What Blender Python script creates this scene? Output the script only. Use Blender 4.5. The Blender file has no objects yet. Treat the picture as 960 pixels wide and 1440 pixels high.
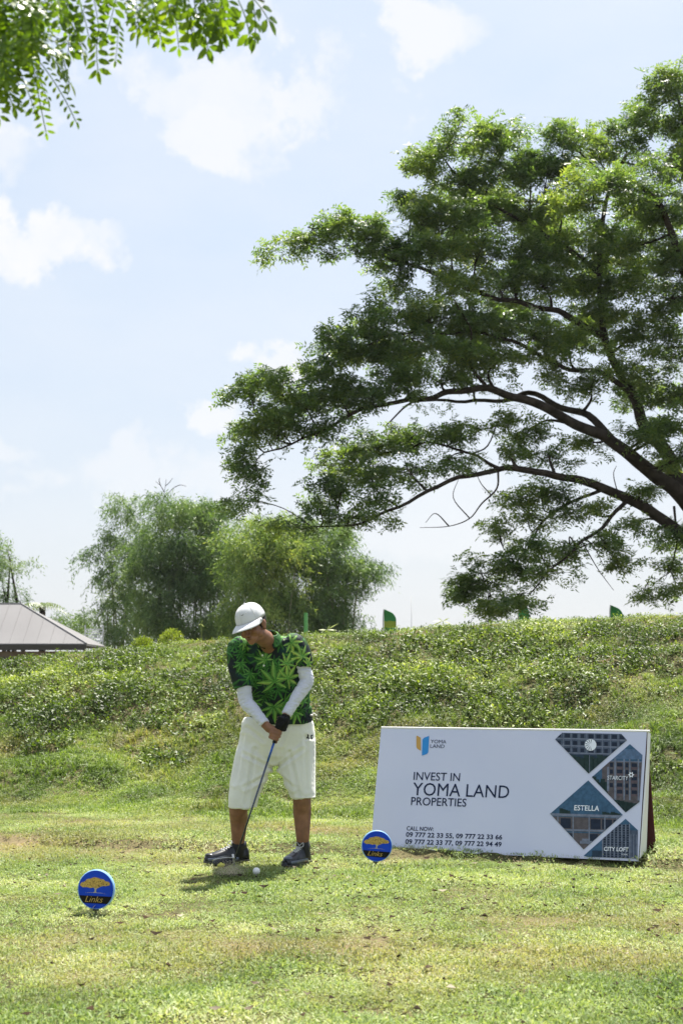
import bpy, bmesh, math, random
import numpy as np
from mathutils import Vector, Matrix, noise as mnoise
R = math.radians
sc = bpy.context.scene
rng = np.random.default_rng(7)
random.seed(7)

# ------------------------------------------------------------------ camera
F = 2000.0                      # focal length in pixels of the 960x1440 photograph
TH = math.atan(238 / F)         # upward pitch
CAMZ = 1.12
cam_d = bpy.data.cameras.new('camera'); cam = bpy.data.objects.new('camera', cam_d)
sc.collection.objects.link(cam); sc.camera = cam
cam.location = (0, 0, CAMZ); cam.rotation_euler = (math.pi / 2 + TH, 0, 0)
cam_d.sensor_fit = 'VERTICAL'; cam_d.sensor_height = 36; cam_d.lens = 50
cam_d.clip_start = 0.05; cam_d.clip_end = 3000
cam_d.dof.use_dof = True; cam_d.dof.focus_distance = 9.2; cam_d.dof.aperture_fstop = 5.0

# ------------------------------------------------------------------ light
SUN = Vector((0.15, 0.40, 0.92)).normalized()
sun_el = math.asin(SUN.z); sun_az = math.atan2(SUN.x, SUN.y)
sd = bpy.data.lights.new('sun', 'SUN'); sd.energy = 5.0; sd.angle = R(0.5); sd.color = (1.0, 0.95, 0.86)
so = bpy.data.objects.new('sun', sd); sc.collection.objects.link(so)
so.rotation_euler = SUN.to_track_quat('Z', 'Y').to_euler(); so.location = SUN * 60
sc.view_settings.view_transform = 'Standard'; sc.view_settings.look = 'None'
sc.view_settings.gamma = 1; sc.view_settings.exposure = 1.25

def P(px, py, Y):
    """point of the place seen at photo pixel (px,py) lying Y metres in front"""
    u = (px - 480) / F; v = (720 - py) / F
    dy = math.cos(TH) - v * math.sin(TH); dz = math.sin(TH) + v * math.cos(TH)
    return Vector((u * Y / dy, Y, CAMZ + dz * Y / dy))

# ---- world: Nishita sky with clouds in direction space
w = bpy.data.worlds.new('World'); sc.world = w; w.use_nodes = True
nt = w.node_tree; nt.nodes.clear()
def N(t, **k):
    n = nt.nodes.new(t)
    for a, b in k.items(): setattr(n, a, b)
    return n
def L(a, b): nt.links.new(a, b)
out = N('ShaderNodeOutputWorld'); bg = N('ShaderNodeBackground'); bg.inputs['Strength'].default_value = 0.098
sky = N('ShaderNodeTexSky'); sky.sky_type = 'NISHITA'; sky.sun_disc = False
sky.sun_elevation = sun_el; sky.sun_rotation = sun_az
sky.air_density = 1.0; sky.dust_density = 2.5; sky.ozone_density = 1.0; sky.altitude = 0
geo = N('ShaderNodeTexCoord')
nrm = N('ShaderNodeVectorMath', operation='NORMALIZE'); L(geo.outputs['Generated'], nrm.inputs[0])
def vmath(op, a, b=None):
    n = N('ShaderNodeVectorMath', operation=op); L(a, n.inputs[0])
    if b is not None:
        if isinstance(b, (tuple, Vector)): n.inputs[1].default_value = b
        else: L(b, n.inputs[1])
    return n
def smath(op, a, b=None, clamp=False):
    n = N('ShaderNodeMath', operation=op); n.use_clamp = clamp
    for i, s in enumerate((a, b)):
        if s is None: continue
        if isinstance(s, (int, float)): n.inputs[i].default_value = s
        else: L(s, n.inputs[i])
    return n.outputs[0]
# warp directions for ragged cloud outlines
nz = N('ShaderNodeTexNoise'); nz.inputs['Scale'].default_value = 15; nz.inputs['Detail'].default_value = 11; nz.inputs['Roughness'].default_value = 0.62
L(nrm.outputs[0], nz.inputs['Vector'])
nzc = vmath('SUBTRACT', nz.outputs['Color'], (0.5, 0.5, 0.5)); nzs = vmath('MULTIPLY', nzc.outputs[0], (0.10, 0.10, 0.08))
wd = vmath('ADD', nrm.outputs[0], nzs.outputs[0])
cam0 = Vector((0, 0, CAMZ))
clouds = [(75, 332, 120, 42, 1.0), (10, 330, 100, 46, .9), (130, 325, 62, 30, .8), (240, 140, 260, 90, .78), (150, 90, 170, 80, .8),
          (440, 125, 85, 80, .85), (270, 195, 150, 50, .85), (615, 42, 80, 36, .85), (390, 518, 70, 24, .85), (310, 585, 52, 22, .8),
          (180, 665, 180, 42, .5), (370, 690, 240, 55, .5), (15, 640, 60, 25, .5), (560, 720, 300, 90, .45), (-30, 200, 90, 70, .6)]
acc = None
for cx, cy, rx, ry, st in clouds:
    c = (P(cx, cy, 10) - cam0).normalized()
    s = vmath('SUBTRACT', wd.outputs[0], c)
    m = vmath('MULTIPLY', s.outputs[0], (F / rx, F / (rx + ry), F / ry))
    ln = N('ShaderNodeVectorMath', operation='LENGTH'); L(m.outputs[0], ln.inputs[0])
    nf = smath('MULTIPLY', smath('SUBTRACT', nz.outputs['Fac'], .52), 4.2)
    v = smath('MULTIPLY', smath('MULTIPLY', smath('ADD', smath('SUBTRACT', 1.0, ln.outputs['Value']), nf), 1.8, True), st)
    acc = v if acc is None else smath('MAXIMUM', acc, v)
# wide soft cloud veil over the whole sky
nb = N('ShaderNodeTexNoise'); nb.inputs['Scale'].default_value = 4.5; nb.inputs['Detail'].default_value = 7; nb.inputs['Roughness'].default_value = 0.55
stp = vmath('MULTIPLY', nrm.outputs[0], (1, 1, 2.6)); L(stp.outputs[0], nb.inputs['Vector'])
veil = N('ShaderNodeMapRange'); L(nb.outputs['Fac'], veil.inputs['Value'])
veil.inputs['From Min'].default_value = 0.38; veil.inputs['From Max'].default_value = 0.72; veil.inputs['To Max'].default_value = 0.28
texm = N('ShaderNodeMapRange'); L(nz.outputs['Fac'], texm.inputs['Value'])
texm.inputs['From Min'].default_value = 0.3; texm.inputs['From Max'].default_value = 0.58; texm.inputs['To Min'].default_value = 0.55; texm.inputs['To Max'].default_value = 1
cl = smath('MAXIMUM', smath('MULTIPLY', acc, texm.outputs[0]), veil.outputs[0])
sepw = N('ShaderNodeSeparateXYZ'); L(nrm.outputs[0], sepw.inputs[0])
# humid pale air: a whitish layer that is thickest near the horizon all round
hz = N('ShaderNodeMapRange'); L(sepw.outputs['Z'], hz.inputs['Value'])
hz.inputs['From Min'].default_value = 0.0; hz.inputs['From Max'].default_value = 0.6
hz.inputs['To Min'].default_value = 0.85; hz.inputs['To Max'].default_value = 0.7
mx1 = N('ShaderNodeMix', data_type='RGBA'); L(hz.outputs[0], mx1.inputs['Factor']); L(sky.outputs[0], mx1.inputs['A'])
mx1.inputs['B'].default_value = (2.95, 3.32, 3.78, 1)
hcol = N('ShaderNodeMix', data_type='RGBA'); hf = N('ShaderNodeMapRange'); L(sepw.outputs['Z'], hf.inputs['Value']); hf.inputs['From Min'].default_value = .02; hf.inputs['From Max'].default_value = .30
L(hf.outputs[0], hcol.inputs['Factor']); hcol.inputs['A'].default_value = (3.4, 3.52, 3.72, 1); hcol.inputs['B'].default_value = (2.85, 3.25, 3.75, 1); L(hcol.outputs['Result'], mx1.inputs['B'])
mx2 = N('ShaderNodeMix', data_type='RGBA'); L(cl, mx2.inputs['Factor']); L(mx1.outputs['Result'], mx2.inputs['A'])
mx2.inputs['B'].default_value = (4.15, 4.2, 4.3, 1)
L(mx2.outputs['Result'], bg.inputs['Color']); L(bg.outputs[0], out.inputs[0])

# ------------------------------------------------------------------ helpers
COL = sc.collection
def tag(o, label=None, cat=None, group=None, kind=None):
    if label: o['label'] = label
    if cat: o['category'] = cat
    if group: o['group'] = group
    if kind: o['kind'] = kind
    return o
def empty(name, loc, label, cat, group=None):
    o = bpy.data.objects.new(name, None); COL.objects.link(o); o.location = loc
    o.empty_display_size = 0.1
    return tag(o, label, cat, group)
def link(name, me, mat=None, parent=None, world=True):
    o = bpy.data.objects.new(name, me); COL.objects.link(o)
    if mat is not None and len(me.materials) == 0: me.materials.append(mat)
    if parent is not None:
        o.parent = parent
        if world: o.matrix_parent_inverse = PM(parent).inverted()
    return o
def PM(o):
    m = Matrix.LocRotScale(o.location, o.rotation_euler, o.scale)
    return (PM(o.parent) @ o.matrix_parent_inverse @ m) if o.parent else m
def npmesh(name, V, Fc, smooth=False):
    V = np.asarray(V, np.float32); Fc = np.asarray(Fc, np.int32)
    me = bpy.data.meshes.new(name); n, k = Fc.shape
    me.vertices.add(len(V)); me.vertices.foreach_set('co', V.ravel())
    me.loops.add(n * k); me.loops.foreach_set('vertex_index', Fc.ravel())
    me.polygons.add(n); me.polygons.foreach_set('loop_start', np.arange(0, n * k, k, dtype=np.int32))
    me.polygons.foreach_set('loop_total', np.full(n, k, np.int32))
    if smooth: me.polygons.foreach_set('use_smooth', np.ones(n, bool))
    me.update(calc_edges=True); me.validate()
    return me
def pymesh(name, V, Fc, smooth=False):
    me = bpy.data.meshes.new(name); me.from_pydata([tuple(v) for v in V], [], Fc)
    if smooth: me.polygons.foreach_set('use_smooth', np.ones(len(me.polygons), bool))
    me.update(); return me

class MB:
    """collects simple shapes as vertex / face lists"""
    def __init__(s): s.v = []; s.f = []
    def add(s, V, Fc):
        b = len(s.v); s.v += [Vector(v) for v in V]; s.f += [tuple(i + b for i in f) for f in Fc]
    def box(s, c, sx, sy, sz, M=None):
        V = [Vector((x * sx / 2, y * sy / 2, z * sz / 2)) for x in (-1, 1) for y in (-1, 1) for z in (-1, 1)]
        if M is not None: V = [M @ v for v in V]
        s.add([Vector(c) + v for v in V], [(0, 1, 3, 2), (4, 6, 7, 5), (0, 4, 5, 1), (2, 3, 7, 6), (0, 2, 6, 4), (1, 5, 7, 3)])
    def tube(s, pts, rad, n=10, caps=True, up=None, flat=1.0):
        pts = [Vector(p) for p in pts]
        if not hasattr(rad, '__len__'): rad = [rad] * len(pts)
        ref = Vector(up) if up is not None else None
        b = len(s.v); m = len(pts); prev = None
        for i, p in enumerate(pts):
            t = (pts[min(i + 1, m - 1)] - pts[max(i - 1, 0)])
            t = t.normalized() if t.length > 1e-9 else Vector((0, 0, 1))
            if ref is not None: a = ref.cross(t)
            elif prev is not None: a = prev - t * prev.dot(t)
            else: a = t.cross(Vector((0, 0, 1))) if abs(t.z) < .9 else t.cross(Vector((1, 0, 0)))
            a.normalize(); prev = a; c = t.cross(a)
            r = rad[i]; ra, rc = (r if hasattr(r, '__len__') else (r, r * flat))
            for k in range(n):
                q = 2 * math.pi * k / n
                s.v.append(p + a * ra * math.cos(q) + c * rc * math.sin(q))
        for i in range(m - 1):
            for k in range(n):
                k2 = (k + 1) % n
                s.f.append((b + i * n + k, b + i * n + k2, b + (i + 1) * n + k2, b + (i + 1) * n + k))
        if caps:
            s.f.append(tuple(b + k for k in reversed(range(n)))); s.f.append(tuple(b + (m - 1) * n + k for k in range(n)))
    def ell(s, c, M, nu=16, nv=10):
        """ellipsoid: M columns are the half axes"""
        V = [Vector(c) + M @ Vector((0, 0, 1))]
        for j in range(1, nv):
            a = math.pi * j / nv
            for i in range(nu):
                q = 2 * math.pi * i / nu
                V.append(Vector(c) + M @ Vector((math.sin(a) * math.cos(q), math.sin(a) * math.sin(q), math.cos(a))))
        V.append(Vector(c) + M @ Vector((0, 0, -1)))
        Fc = [(0, 1 + i, 1 + (i + 1) % nu) for i in range(nu)]
        for j in range(nv - 2):
            for i in range(nu):
                a = 1 + j * nu + i; b2 = 1 + j * nu + (i + 1) % nu
                Fc.append((a, a + nu, b2 + nu, b2))
        e = len(V) - 1
        Fc += [(e, 1 + (nv - 2) * nu + (i + 1) % nu, 1 + (nv - 2) * nu + i) for i in range(nu)]
        s.add(V, Fc)
    def ball(s, p, r, nu=14, nv=8):
        s.ell(p, Matrix.Diagonal((r, r, r)), nu, nv)
    def rings(s, rs, n=28):
        """rs: (centre, side half vector, depth half vector)"""
        b = len(s.v)
        for c, a, d in rs:
            for k in range(n):
                q = 2 * math.pi * k / n
                cs, sn = math.cos(q), math.sin(q); e = 0.86
                s.v.append(Vector(c) + Vector(a) * math.copysign(abs(cs) ** e, cs) + Vector(d) * math.copysign(abs(sn) ** e, sn))
        for i in range(len(rs) - 1):
            for k in range(n):
                k2 = (k + 1) % n
                s.f.append((b + i * n + k, b + i * n + k2, b + (i + 1) * n + k2, b + (i + 1) * n + k))
        s.f.append(tuple(b + k for k in reversed(range(n)))); s.f.append(tuple(b + (len(rs) - 1) * n + k for k in range(n)))
    def mesh(s, name, smooth=False):
        return pymesh(name, s.v, s.f, smooth)
    def obj(s, name, mat, parent=None, smooth=False):
        return link(name, s.mesh(name, smooth), mat, parent)
    def fused(s, name, mat, parent=None, voxel=0.005, smooth_it=4, disp=None):
        me = s.mesh(name)
        bm = bmesh.new(); bm.from_mesh(me); bmesh.ops.recalc_face_normals(bm, faces=bm.faces); bm.to_mesh(me); bm.free()
        o = bpy.data.objects.new('tmp', me); COL.objects.link(o)
        m = o.modifiers.new('r', 'REMESH'); m.mode = 'VOXEL'; m.voxel_size = voxel
        m2 = o.modifiers.new('s', 'SMOOTH'); m2.iterations = smooth_it; m2.factor = 0.5
        dg = bpy.context.evaluated_depsgraph_get()
        m_ev = bpy.data.meshes.new_from_object(o.evaluated_get(dg)); m_ev.name = name
        bpy.data.objects.remove(o); bpy.data.meshes.remove(me)
        if disp:
            n = len(m_ev.vertices)
            nr = [v.normal.copy() for v in m_ev.vertices]
            for v, q in zip(m_ev.vertices, nr): v.co += q * disp(v.co, q)
        m_ev.polygons.foreach_set('use_smooth', np.ones(len(m_ev.polygons), bool))
        m_ev.materials.clear(); m_ev.update()
        return link(name, m_ev, mat, parent)

# ---- materials
def mat(name, col, rough=0.6, spec=0.4, var=0.0, scale=8.0, metal=0, bump=0, bscale=60, col2=None, coat=0, sheen=0):
    m = bpy.data.materials.new(name); m.use_nodes = True; t = m.node_tree; b = t.nodes['Principled BSDF']
    b.inputs['Roughness'].default_value = rough; b.inputs['Specular IOR Level'].default_value = spec; b.inputs['Metallic'].default_value = metal
    b.inputs['Coat Weight'].default_value = coat; b.inputs['Sheen Weight'].default_value = sheen
    g = t.nodes.new('ShaderNodeNewGeometry')
    n = t.nodes.new('ShaderNodeTexNoise'); n.inputs['Scale'].default_value = scale; n.inputs['Detail'].default_value = 5
    t.links.new(g.outputs['Position'], n.inputs['Vector'])
    mx = t.nodes.new('ShaderNodeMix'); mx.data_type = 'RGBA'
    c2 = col2 if col2 else tuple(c * (1 - var) for c in col)
    mx.inputs['A'].default_value = (*col, 1); mx.inputs['B'].default_value = (*c2, 1)
    mr = t.nodes.new('ShaderNodeMapRange'); mr.inputs['From Min'].default_value = .35; mr.inputs['From Max'].default_value = .65
    t.links.new(n.outputs['Fac'], mr.inputs['Value']); t.links.new(mr.outputs[0], mx.inputs['Factor'])
    t.links.new(mx.outputs['Result'], b.inputs['Base Color'])
    if bump:
        n2 = t.nodes.new('ShaderNodeTexNoise'); n2.inputs['Scale'].default_value = bscale; n2.inputs['Detail'].default_value = 4
        t.links.new(g.outputs['Position'], n2.inputs['Vector'])
        bp = t.nodes.new('ShaderNodeBump'); bp.inputs['Strength'].default_value = bump; bp.inputs['Distance'].default_value = 0.01
        t.links.new(n2.outputs['Fac'], bp.inputs['Height']); t.links.new(bp.outputs[0], b.inputs['Normal'])
    return m
def leafmat(name, cols, trans=0.45, tcol=(1.25, 1.3, .5), rough=.45, spec=.4, nscale=2.0, patch=None):
    """leaf material: colour by leaf (random per island) and by place, light shines through"""
    m = bpy.data.materials.new(name); m.use_nodes = True; t = m.node_tree; b = t.nodes['Principled BSDF']; o = t.nodes['Material Output']
    g = t.nodes.new('ShaderNodeNewGeometry'); cr = t.nodes.new('ShaderNodeValToRGB')
    cr.color_ramp.interpolation = 'LINEAR'
    e = cr.color_ramp.elements
    while len(e) < len(cols): e.new(0.5)
    for i, c in enumerate(cols): e[i].position = i / (len(cols) - 1); e[i].color = (*c, 1)
    n = t.nodes.new('ShaderNodeTexNoise'); n.inputs['Scale'].default_value = nscale; n.inputs['Detail'].default_value = 4
    t.links.new(g.outputs['Position'], n.inputs['Vector'])
    mr = t.nodes.new('ShaderNodeMapRange'); mr.inputs['From Min'].default_value = .33; mr.inputs['From Max'].default_value = .67
    t.links.new(n.outputs['Fac'], mr.inputs['Value'])
    a = t.nodes.new('ShaderNodeMath'); a.operation = 'MULTIPLY_ADD'; a.inputs[1].default_value = .5
    h = t.nodes.new('ShaderNodeMath'); h.operation = 'MULTIPLY'; h.inputs[1].default_value = .5
    t.links.new(mr.outputs[0], h.inputs[0]); t.links.new(g.outputs['Random Per Island'], a.inputs[0]); t.links.new(h.outputs[0], a.inputs[2])
    t.links.new(a.outputs[0], cr.inputs[0])
    colour = cr.outputs[0]
    if patch:                                   # (node builder) returns socket 0..1 and colour of the dry patches
        fac, pc = patch(t, g)
        mx = t.nodes.new('ShaderNodeMix'); mx.data_type = 'RGBA'; t.links.new(fac, mx.inputs['Factor']); t.links.new(colour, mx.inputs['A'])
        mx.inputs['B'].default_value = (*pc, 1); colour = mx.outputs['Result']
    b.inputs['Roughness'].default_value = rough; b.inputs['Specular IOR Level'].default_value = spec
    t.links.new(colour, b.inputs['Base Color'])
    tr = t.nodes.new('ShaderNodeBsdfTranslucent')
    tm = t.nodes.new('ShaderNodeMix'); tm.data_type = 'RGBA'; tm.blend_type = 'MULTIPLY'; tm.inputs['Factor'].default_value = 1
    tm.inputs['B'].default_value = (*tcol, 1); t.links.new(colour, tm.inputs['A']); t.links.new(tm.outputs['Result'], tr.inputs[0])
    ms = t.nodes.new('ShaderNodeMixShader'); ms.inputs[0].default_value = trans
    t.links.new(b.outputs[0], ms.inputs[1]); t.links.new(tr.outputs[0], ms.inputs[2]); t.links.new(ms.outputs[0], o.inputs['Surface'])
    return m

# ------------------------------------------------------------------ terrain
def sm(x, a, b):
    t = np.clip((np.asarray(x, float) - a) / (b - a), 0, 1); return t * t * (3 - 2 * t)
def vnoise(x, y, s, seed=0):
    """cheap smooth value noise in numpy, -1..1"""
    x = np.asarray(x, float) / s + 1000; y = np.asarray(y, float) / s + 1000
    xi = np.floor(x).astype(np.int64); yi = np.floor(y).astype(np.int64); xf = x - xi; yf = y - yi
    def h(a, b):
        n = (a * 374761393 + b * 668265263 + seed * 974711) & 0x7fffffff
        n = ((n ^ (n >> 13)) * 1274126177) & 0x7fffffff
        return ((n ^ (n >> 16)) & 0xffff) / 32767.5 - 1
    u = xf * xf * (3 - 2 * xf); v = yf * yf * (3 - 2 * yf)
    return (h(xi, yi) * (1 - u) + h(xi + 1, yi) * u) * (1 - v) + (h(xi, yi + 1) * (1 - u) + h(xi + 1, yi + 1) * u) * v
SK = 0.29                                       # bank, ledge and board all run at this skew
def dcoord(x, y): return y + SK * np.clip(x, -14, 14)
LEDGE = 9.48
def gz(x, y):
    x = np.asarray(x, float); y = np.asarray(y, float)
    d = dcoord(x, y)
    z = 0.05 * sm(d + .03 * vnoise(x, y, .5, 3), LEDGE - .05, LEDGE + .0)
    xc = np.clip(x, -9, 9); zc = 1.61 + 0.044 * xc - .0075 * np.minimum(xc, 0) ** 2 + .03 * vnoise(x, y * 0, 1.7, 8)
    s = np.clip((d - 11.3) / (16.9 - 11.3), 0, 1)
    prof = np.clip(0.62 * s ** 1.25 + 0.38 * sm(s, 0.1, .97), 0, 1)
    bank = np.clip(s * 6, 0, 1) * (1 - sm(d, 17, 19))
    z = z + zc * prof + bank * (1 - .75 * sm(s, .72, .95)) * (.06 * vnoise(x, y, .9, 1) + .065 * vnoise(x, y, .36, 2))
    z = z - 0.9 * sm(d, 17.9, 22) + .012 * vnoise(x, y, 1.3, 5) + .006 * vnoise(x, y, .3, 6)
    return z
xs = np.concatenate([-np.geomspace(300, 9.2, 22), np.arange(-9, 9.01, .09), np.geomspace(9.2, 300, 22)])
ys = np.concatenate([[-95, -40, -15, -5, 0, 2], np.arange(3, 19, .09), np.geomspace(19.3, 390, 34)])
X, Yg = np.meshgrid(xs, ys); Zg = gz(X, Yg)
nx, ny = len(xs), len(ys)
idx = np.arange(nx * ny).reshape(ny, nx)
Fq = np.stack([idx[:-1, :-1], idx[:-1, 1:], idx[1:, 1:], idx[1:, :-1]], -1).reshape(-1, 4)

def dry_mask(t, g):
    """where the turf is worn and straw-coloured: real patches laid out on the ground"""
    s = t.nodes.new('ShaderNodeSeparateXYZ'); t.links.new(g.outputs['Position'], s.inputs[0])
    def M(op, a, b=None, c=None, cl=False):
        n = t.nodes.new('ShaderNodeMath'); n.operation = op; n.use_clamp = cl
        for i, q in enumerate((a, b, c)):
            if q is None: continue
            if isinstance(q, (int, float)): n.inputs[i].default_value = q
            else: t.links.new(q, n.inputs[i])
        return n.outputs[0]
    nz = t.nodes.new('ShaderNodeTexNoise'); nz.inputs['Scale'].default_value = 1.5; nz.inputs['Detail'].default_value = 6; nz.inputs['Roughness'].default_value = .65
    t.links.new(g.outputs['Position'], nz.inputs['Vector'])
    tot = None
    for cx, cy, rx, ry, a in ((0.1, 6.0, 2.8, .70, .40), (-2.1, 9.3, 1.3, .7, .60), (1.2, 6.9, .8, .5, .42), (0.4, 10.5, 9, .6, .30), (-1.3, 6.2, .8, .5, .3), (0.0, 8.95, .5, .3, .15)):
        dx = M('DIVIDE', M('SUBTRACT', s.outputs[0], cx), rx)
        yy = M('ADD', s.outputs[1], M('MULTIPLY', s.outputs[0], .22 if cy > 9 else 0))
        dy = M('DIVIDE', M('SUBTRACT', yy, cy), ry)
        r = M('SQRT', M('ADD', M('MULTIPLY', dx, dx), M('MULTIPLY', dy, dy)))
        v = M('MULTIPLY', M('SUBTRACT', 1.2, r, cl=True), a)
        tot = v if tot is None else M('MAXIMUM', tot, v)
    f = M('ADD', tot, M('MULTIPLY', M('SUBTRACT', nz.outputs['Fac'], .5), 1.9))
    f2 = M('MULTIPLY', M('ADD', f, .0), 1.25, cl=True)
    return M('MULTIPLY', f2, M('ADD', .6, M('MULTIPLY', g.outputs['Random Per Island'], .4), cl=True)), (0.36, 0.28, 0.16)

gm = bpy.data.materials.new('turf_soil'); gm.use_nodes = True; t = gm.node_tree; b = t.nodes['Principled BSDF']; b.inputs['Roughness'].default_value = .95; b.inputs['Specular IOR Level'].default_value = .15
g = t.nodes.new('ShaderNodeNewGeometry')
fac, _ = dry_mask(t, g)
n1 = t.nodes.new('ShaderNodeTexNoise'); n1.inputs['Scale'].default_value = 38; n1.inputs['Detail'].default_value = 8; n1.inputs['Roughness'].default_value = .7; t.links.new(g.outputs['Position'], n1.inputs['Vector'])
cr = t.nodes.new('ShaderNodeValToRGB'); e = cr.color_ramp.elements; e[0].position = .36; e[0].color = (.025, .02, .01, 1); e[1].position = .64; e[1].color = (.13, .105, .055, 1)
e2 = e.new(.5); e2.color = (.08, .085, .03, 1)
t.links.new(n1.outputs['Fac'], cr.inputs[0])
mx = t.nodes.new('ShaderNodeMix'); mx.data_type = 'RGBA'; t.links.new(fac, mx.inputs['Factor']); t.links.new(cr.outputs[0], mx.inputs['A']); mx.inputs['B'].default_value = (.27, .20, .12, 1)
t.links.new(mx.outputs['Result'], b.inputs['Base Color'])
bp = t.nodes.new('ShaderNodeBump'); bp.inputs['Strength'].default_value = .6; bp.inputs['Distance'].default_value = .02; t.links.new(n1.outputs['Fac'], bp.inputs['Height']); t.links.new(bp.outputs[0], b.inputs['Normal'])
ground = link('ground', npmesh('ground', np.stack([X, Yg, Zg], -1).reshape(-1, 3), Fq, True), gm)
tag(ground, 'mown tee ground rising into a rough green bank', kind='structure')

# ------------------------------------------------------------------ grass and weeds (instanced tufts)
def blade_patch(n, rad, h, wd, lean, clump=None, seed=0):
    r = np.random.default_rng(seed)
    if clump:
        cc = r.uniform(-rad, rad, (clump, 2)); c = cc[r.integers(0, clump, n)] + r.normal(0, .012, (n, 2))
    else: c = r.uniform(-rad, rad, (n, 2))
    a = r.uniform(0, 2 * np.pi, n); H = h * r.uniform(.45, 1.25, n); W = wd * r.uniform(.7, 1.3, n)
    ln = lean * r.uniform(.2, 1.3, n); b = r.uniform(0, 2 * np.pi, n)
    sx = np.stack([np.cos(a), np.sin(a), np.zeros(n)], 1); ld = np.stack([np.cos(b), np.sin(b), np.zeros(n)], 1)
    base = np.stack([c[:, 0], c[:, 1], np.full(n, -.008)], 1)
    mid = base + ld * (ln * .35 * H)[:, None]; mid[:, 2] += H * .6
    tip = base + ld * (ln * H)[:, None]; tip[:, 2] += H * np.clip(1.05 - .45 * ln, .3, 1)
    hw = (W / 2)[:, None]
    V = np.stack([base - sx * hw, base + sx * hw, mid + sx * hw * .8, mid - sx * hw * .8, tip], 1).reshape(-1, 3)
    i = np.arange(n)[:, None] * 5
    T = np.concatenate([i + [0, 1, 2], i + [0, 2, 3], i + [3, 2, 4]]).reshape(-1, 3)
    return V, T
def leaf_patch(n, rad, h, ll, lw, seed=0, up=.35):
    """broad-leaved weeds: small folded leaves on short stems"""
    r = np.random.default_rng(seed)
    k = max(3, n // 9); cc = r.uniform(-rad, rad, (k, 2)); ch = r.uniform(.3, 1, k)
    q = r.integers(0, k, n); c = cc[q] + r.normal(0, .022, (n, 2))
    z = h * ch[q] * r.uniform(.15, 1, n)
    a = r.uniform(0, 2 * np.pi, n); el = r.normal(up, .45, n)
    d = np.stack([np.cos(a) * np.cos(el), np.sin(a) * np.cos(el), np.sin(el)], 1)
    s = np.stack([-np.sin(a), np.cos(a), r.normal(0, .35, n)], 1); s /= np.linalg.norm(s, axis=1)[:, None]
    Ln = (ll * r.uniform(.6, 1.3, n))[:, None]; W = (lw * r.uniform(.7, 1.3, n))[:, None]
    b0 = np.stack([c[:, 0], c[:, 1], z], 1); up_ = np.cross(d, s)
    V = np.stack([b0, b0 + d * Ln * .45 + s * W / 2 + up_ * W * .18, b0 + d * Ln, b0 + d * Ln * .45 - s * W / 2 + up_ * W * .18], 1).reshape(-1, 3)
    i = np.arange(n)[:, None] * 4
    T = np.concatenate([i + [0, 1, 2], i + [0, 2, 3]]).reshape(-1, 3)
    return V, T
def normals(x, y):
    e = .12
    dx = (gz(x + e, y) - gz(x - e, y)) / (2 * e); dy = (gz(x, y + e) - gz(x, y - e)) / (2 * e)
    return dx, dy
def scatter(name, pts, which, scl, protos, label):
    """one stuff object: a cloud of points that instances a few tufts, laid to the slope"""
    n = len(pts); me = bpy.data.meshes.new(name); me.vertices.add(n); me.vertices.foreach_set('co', pts.astype(np.float32).ravel())
    dx, dy = normals(pts[:, 0], pts[:, 1])
    yaw = rng.uniform(0, 2 * np.pi, n)
    rot = np.zeros((n, 3), np.float32)
    for i in range(n):
        nn = Vector((-dx[i], -dy[i], 1)).normalized()
        q = Vector((0, 0, 1)).rotation_difference(nn) @ Matrix.Rotation(yaw[i], 3, 'Z').to_quaternion()
        rot[i] = q.to_euler()
    a = me.attributes.new('rot', 'FLOAT_VECTOR', 'POINT'); a.data.foreach_set('vector', rot.ravel())
    a = me.attributes.new('scl', 'FLOAT', 'POINT'); a.data.foreach_set('value', scl.astype(np.float32))
    a = me.attributes.new('which', 'INT', 'POINT'); a.data.foreach_set('value', which.astype(np.int32))
    o = link(name, me); tag(o, label, kind='stuff')
    ng = bpy.data.node_groups.new(name, 'GeometryNodeTree')
    ng.interface.new_socket('Geometry', in_out='INPUT', socket_type='NodeSocketGeometry'); ng.interface.new_socket('Geometry', in_out='OUTPUT', socket_type='NodeSocketGeometry')
    gi = ng.nodes.new('NodeGroupInput'); go = ng.nodes.new('NodeGroupOutput'); jn = ng.nodes.new('GeometryNodeJoinGeometry')
    def attr(nm, ty):
        q = ng.nodes.new('GeometryNodeInputNamedAttribute'); q.data_type = ty; q.inputs['Name'].default_value = nm; return q.outputs['Attribute']
    ar, as_, aw = attr('rot', 'FLOAT_VECTOR'), attr('scl', 'FLOAT'), attr('which', 'INT')
    for k, p in enumerate(protos):
        ob = ng.nodes.new('GeometryNodeObjectInfo'); ob.inputs['Object'].default_value = p; ob.transform_space = 'ORIGINAL'
        cmpn = ng.nodes.new('FunctionNodeCompare'); cmpn.data_type = 'INT'; cmpn.operation = 'EQUAL'
        ng.links.new(aw, cmpn.inputs[2]); cmpn.inputs[3].default_value = k
        ip = ng.nodes.new('GeometryNodeInstanceOnPoints')
        ng.links.new(gi.outputs[0], ip.inputs['Points']); ng.links.new(cmpn.outputs[0], ip.inputs['Selection'])
        ng.links.new(ob.outputs['Geometry'], ip.inputs['Instance']); ng.links.new(ar, ip.inputs['Rotation']); ng.links.new(as_, ip.inputs['Scale'])
        ng.links.new(ip.outputs[0], jn.inputs[0])
    ng.links.new(jn.outputs[0], go.inputs[0])
    md = o.modifiers.new('tufts', 'NODES'); md.node_group = ng
    return o
def proto(name, VT, m):
    me = npmesh(name, *VT); me.materials.append(m); return bpy.data.objects.new(name, me)

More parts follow.
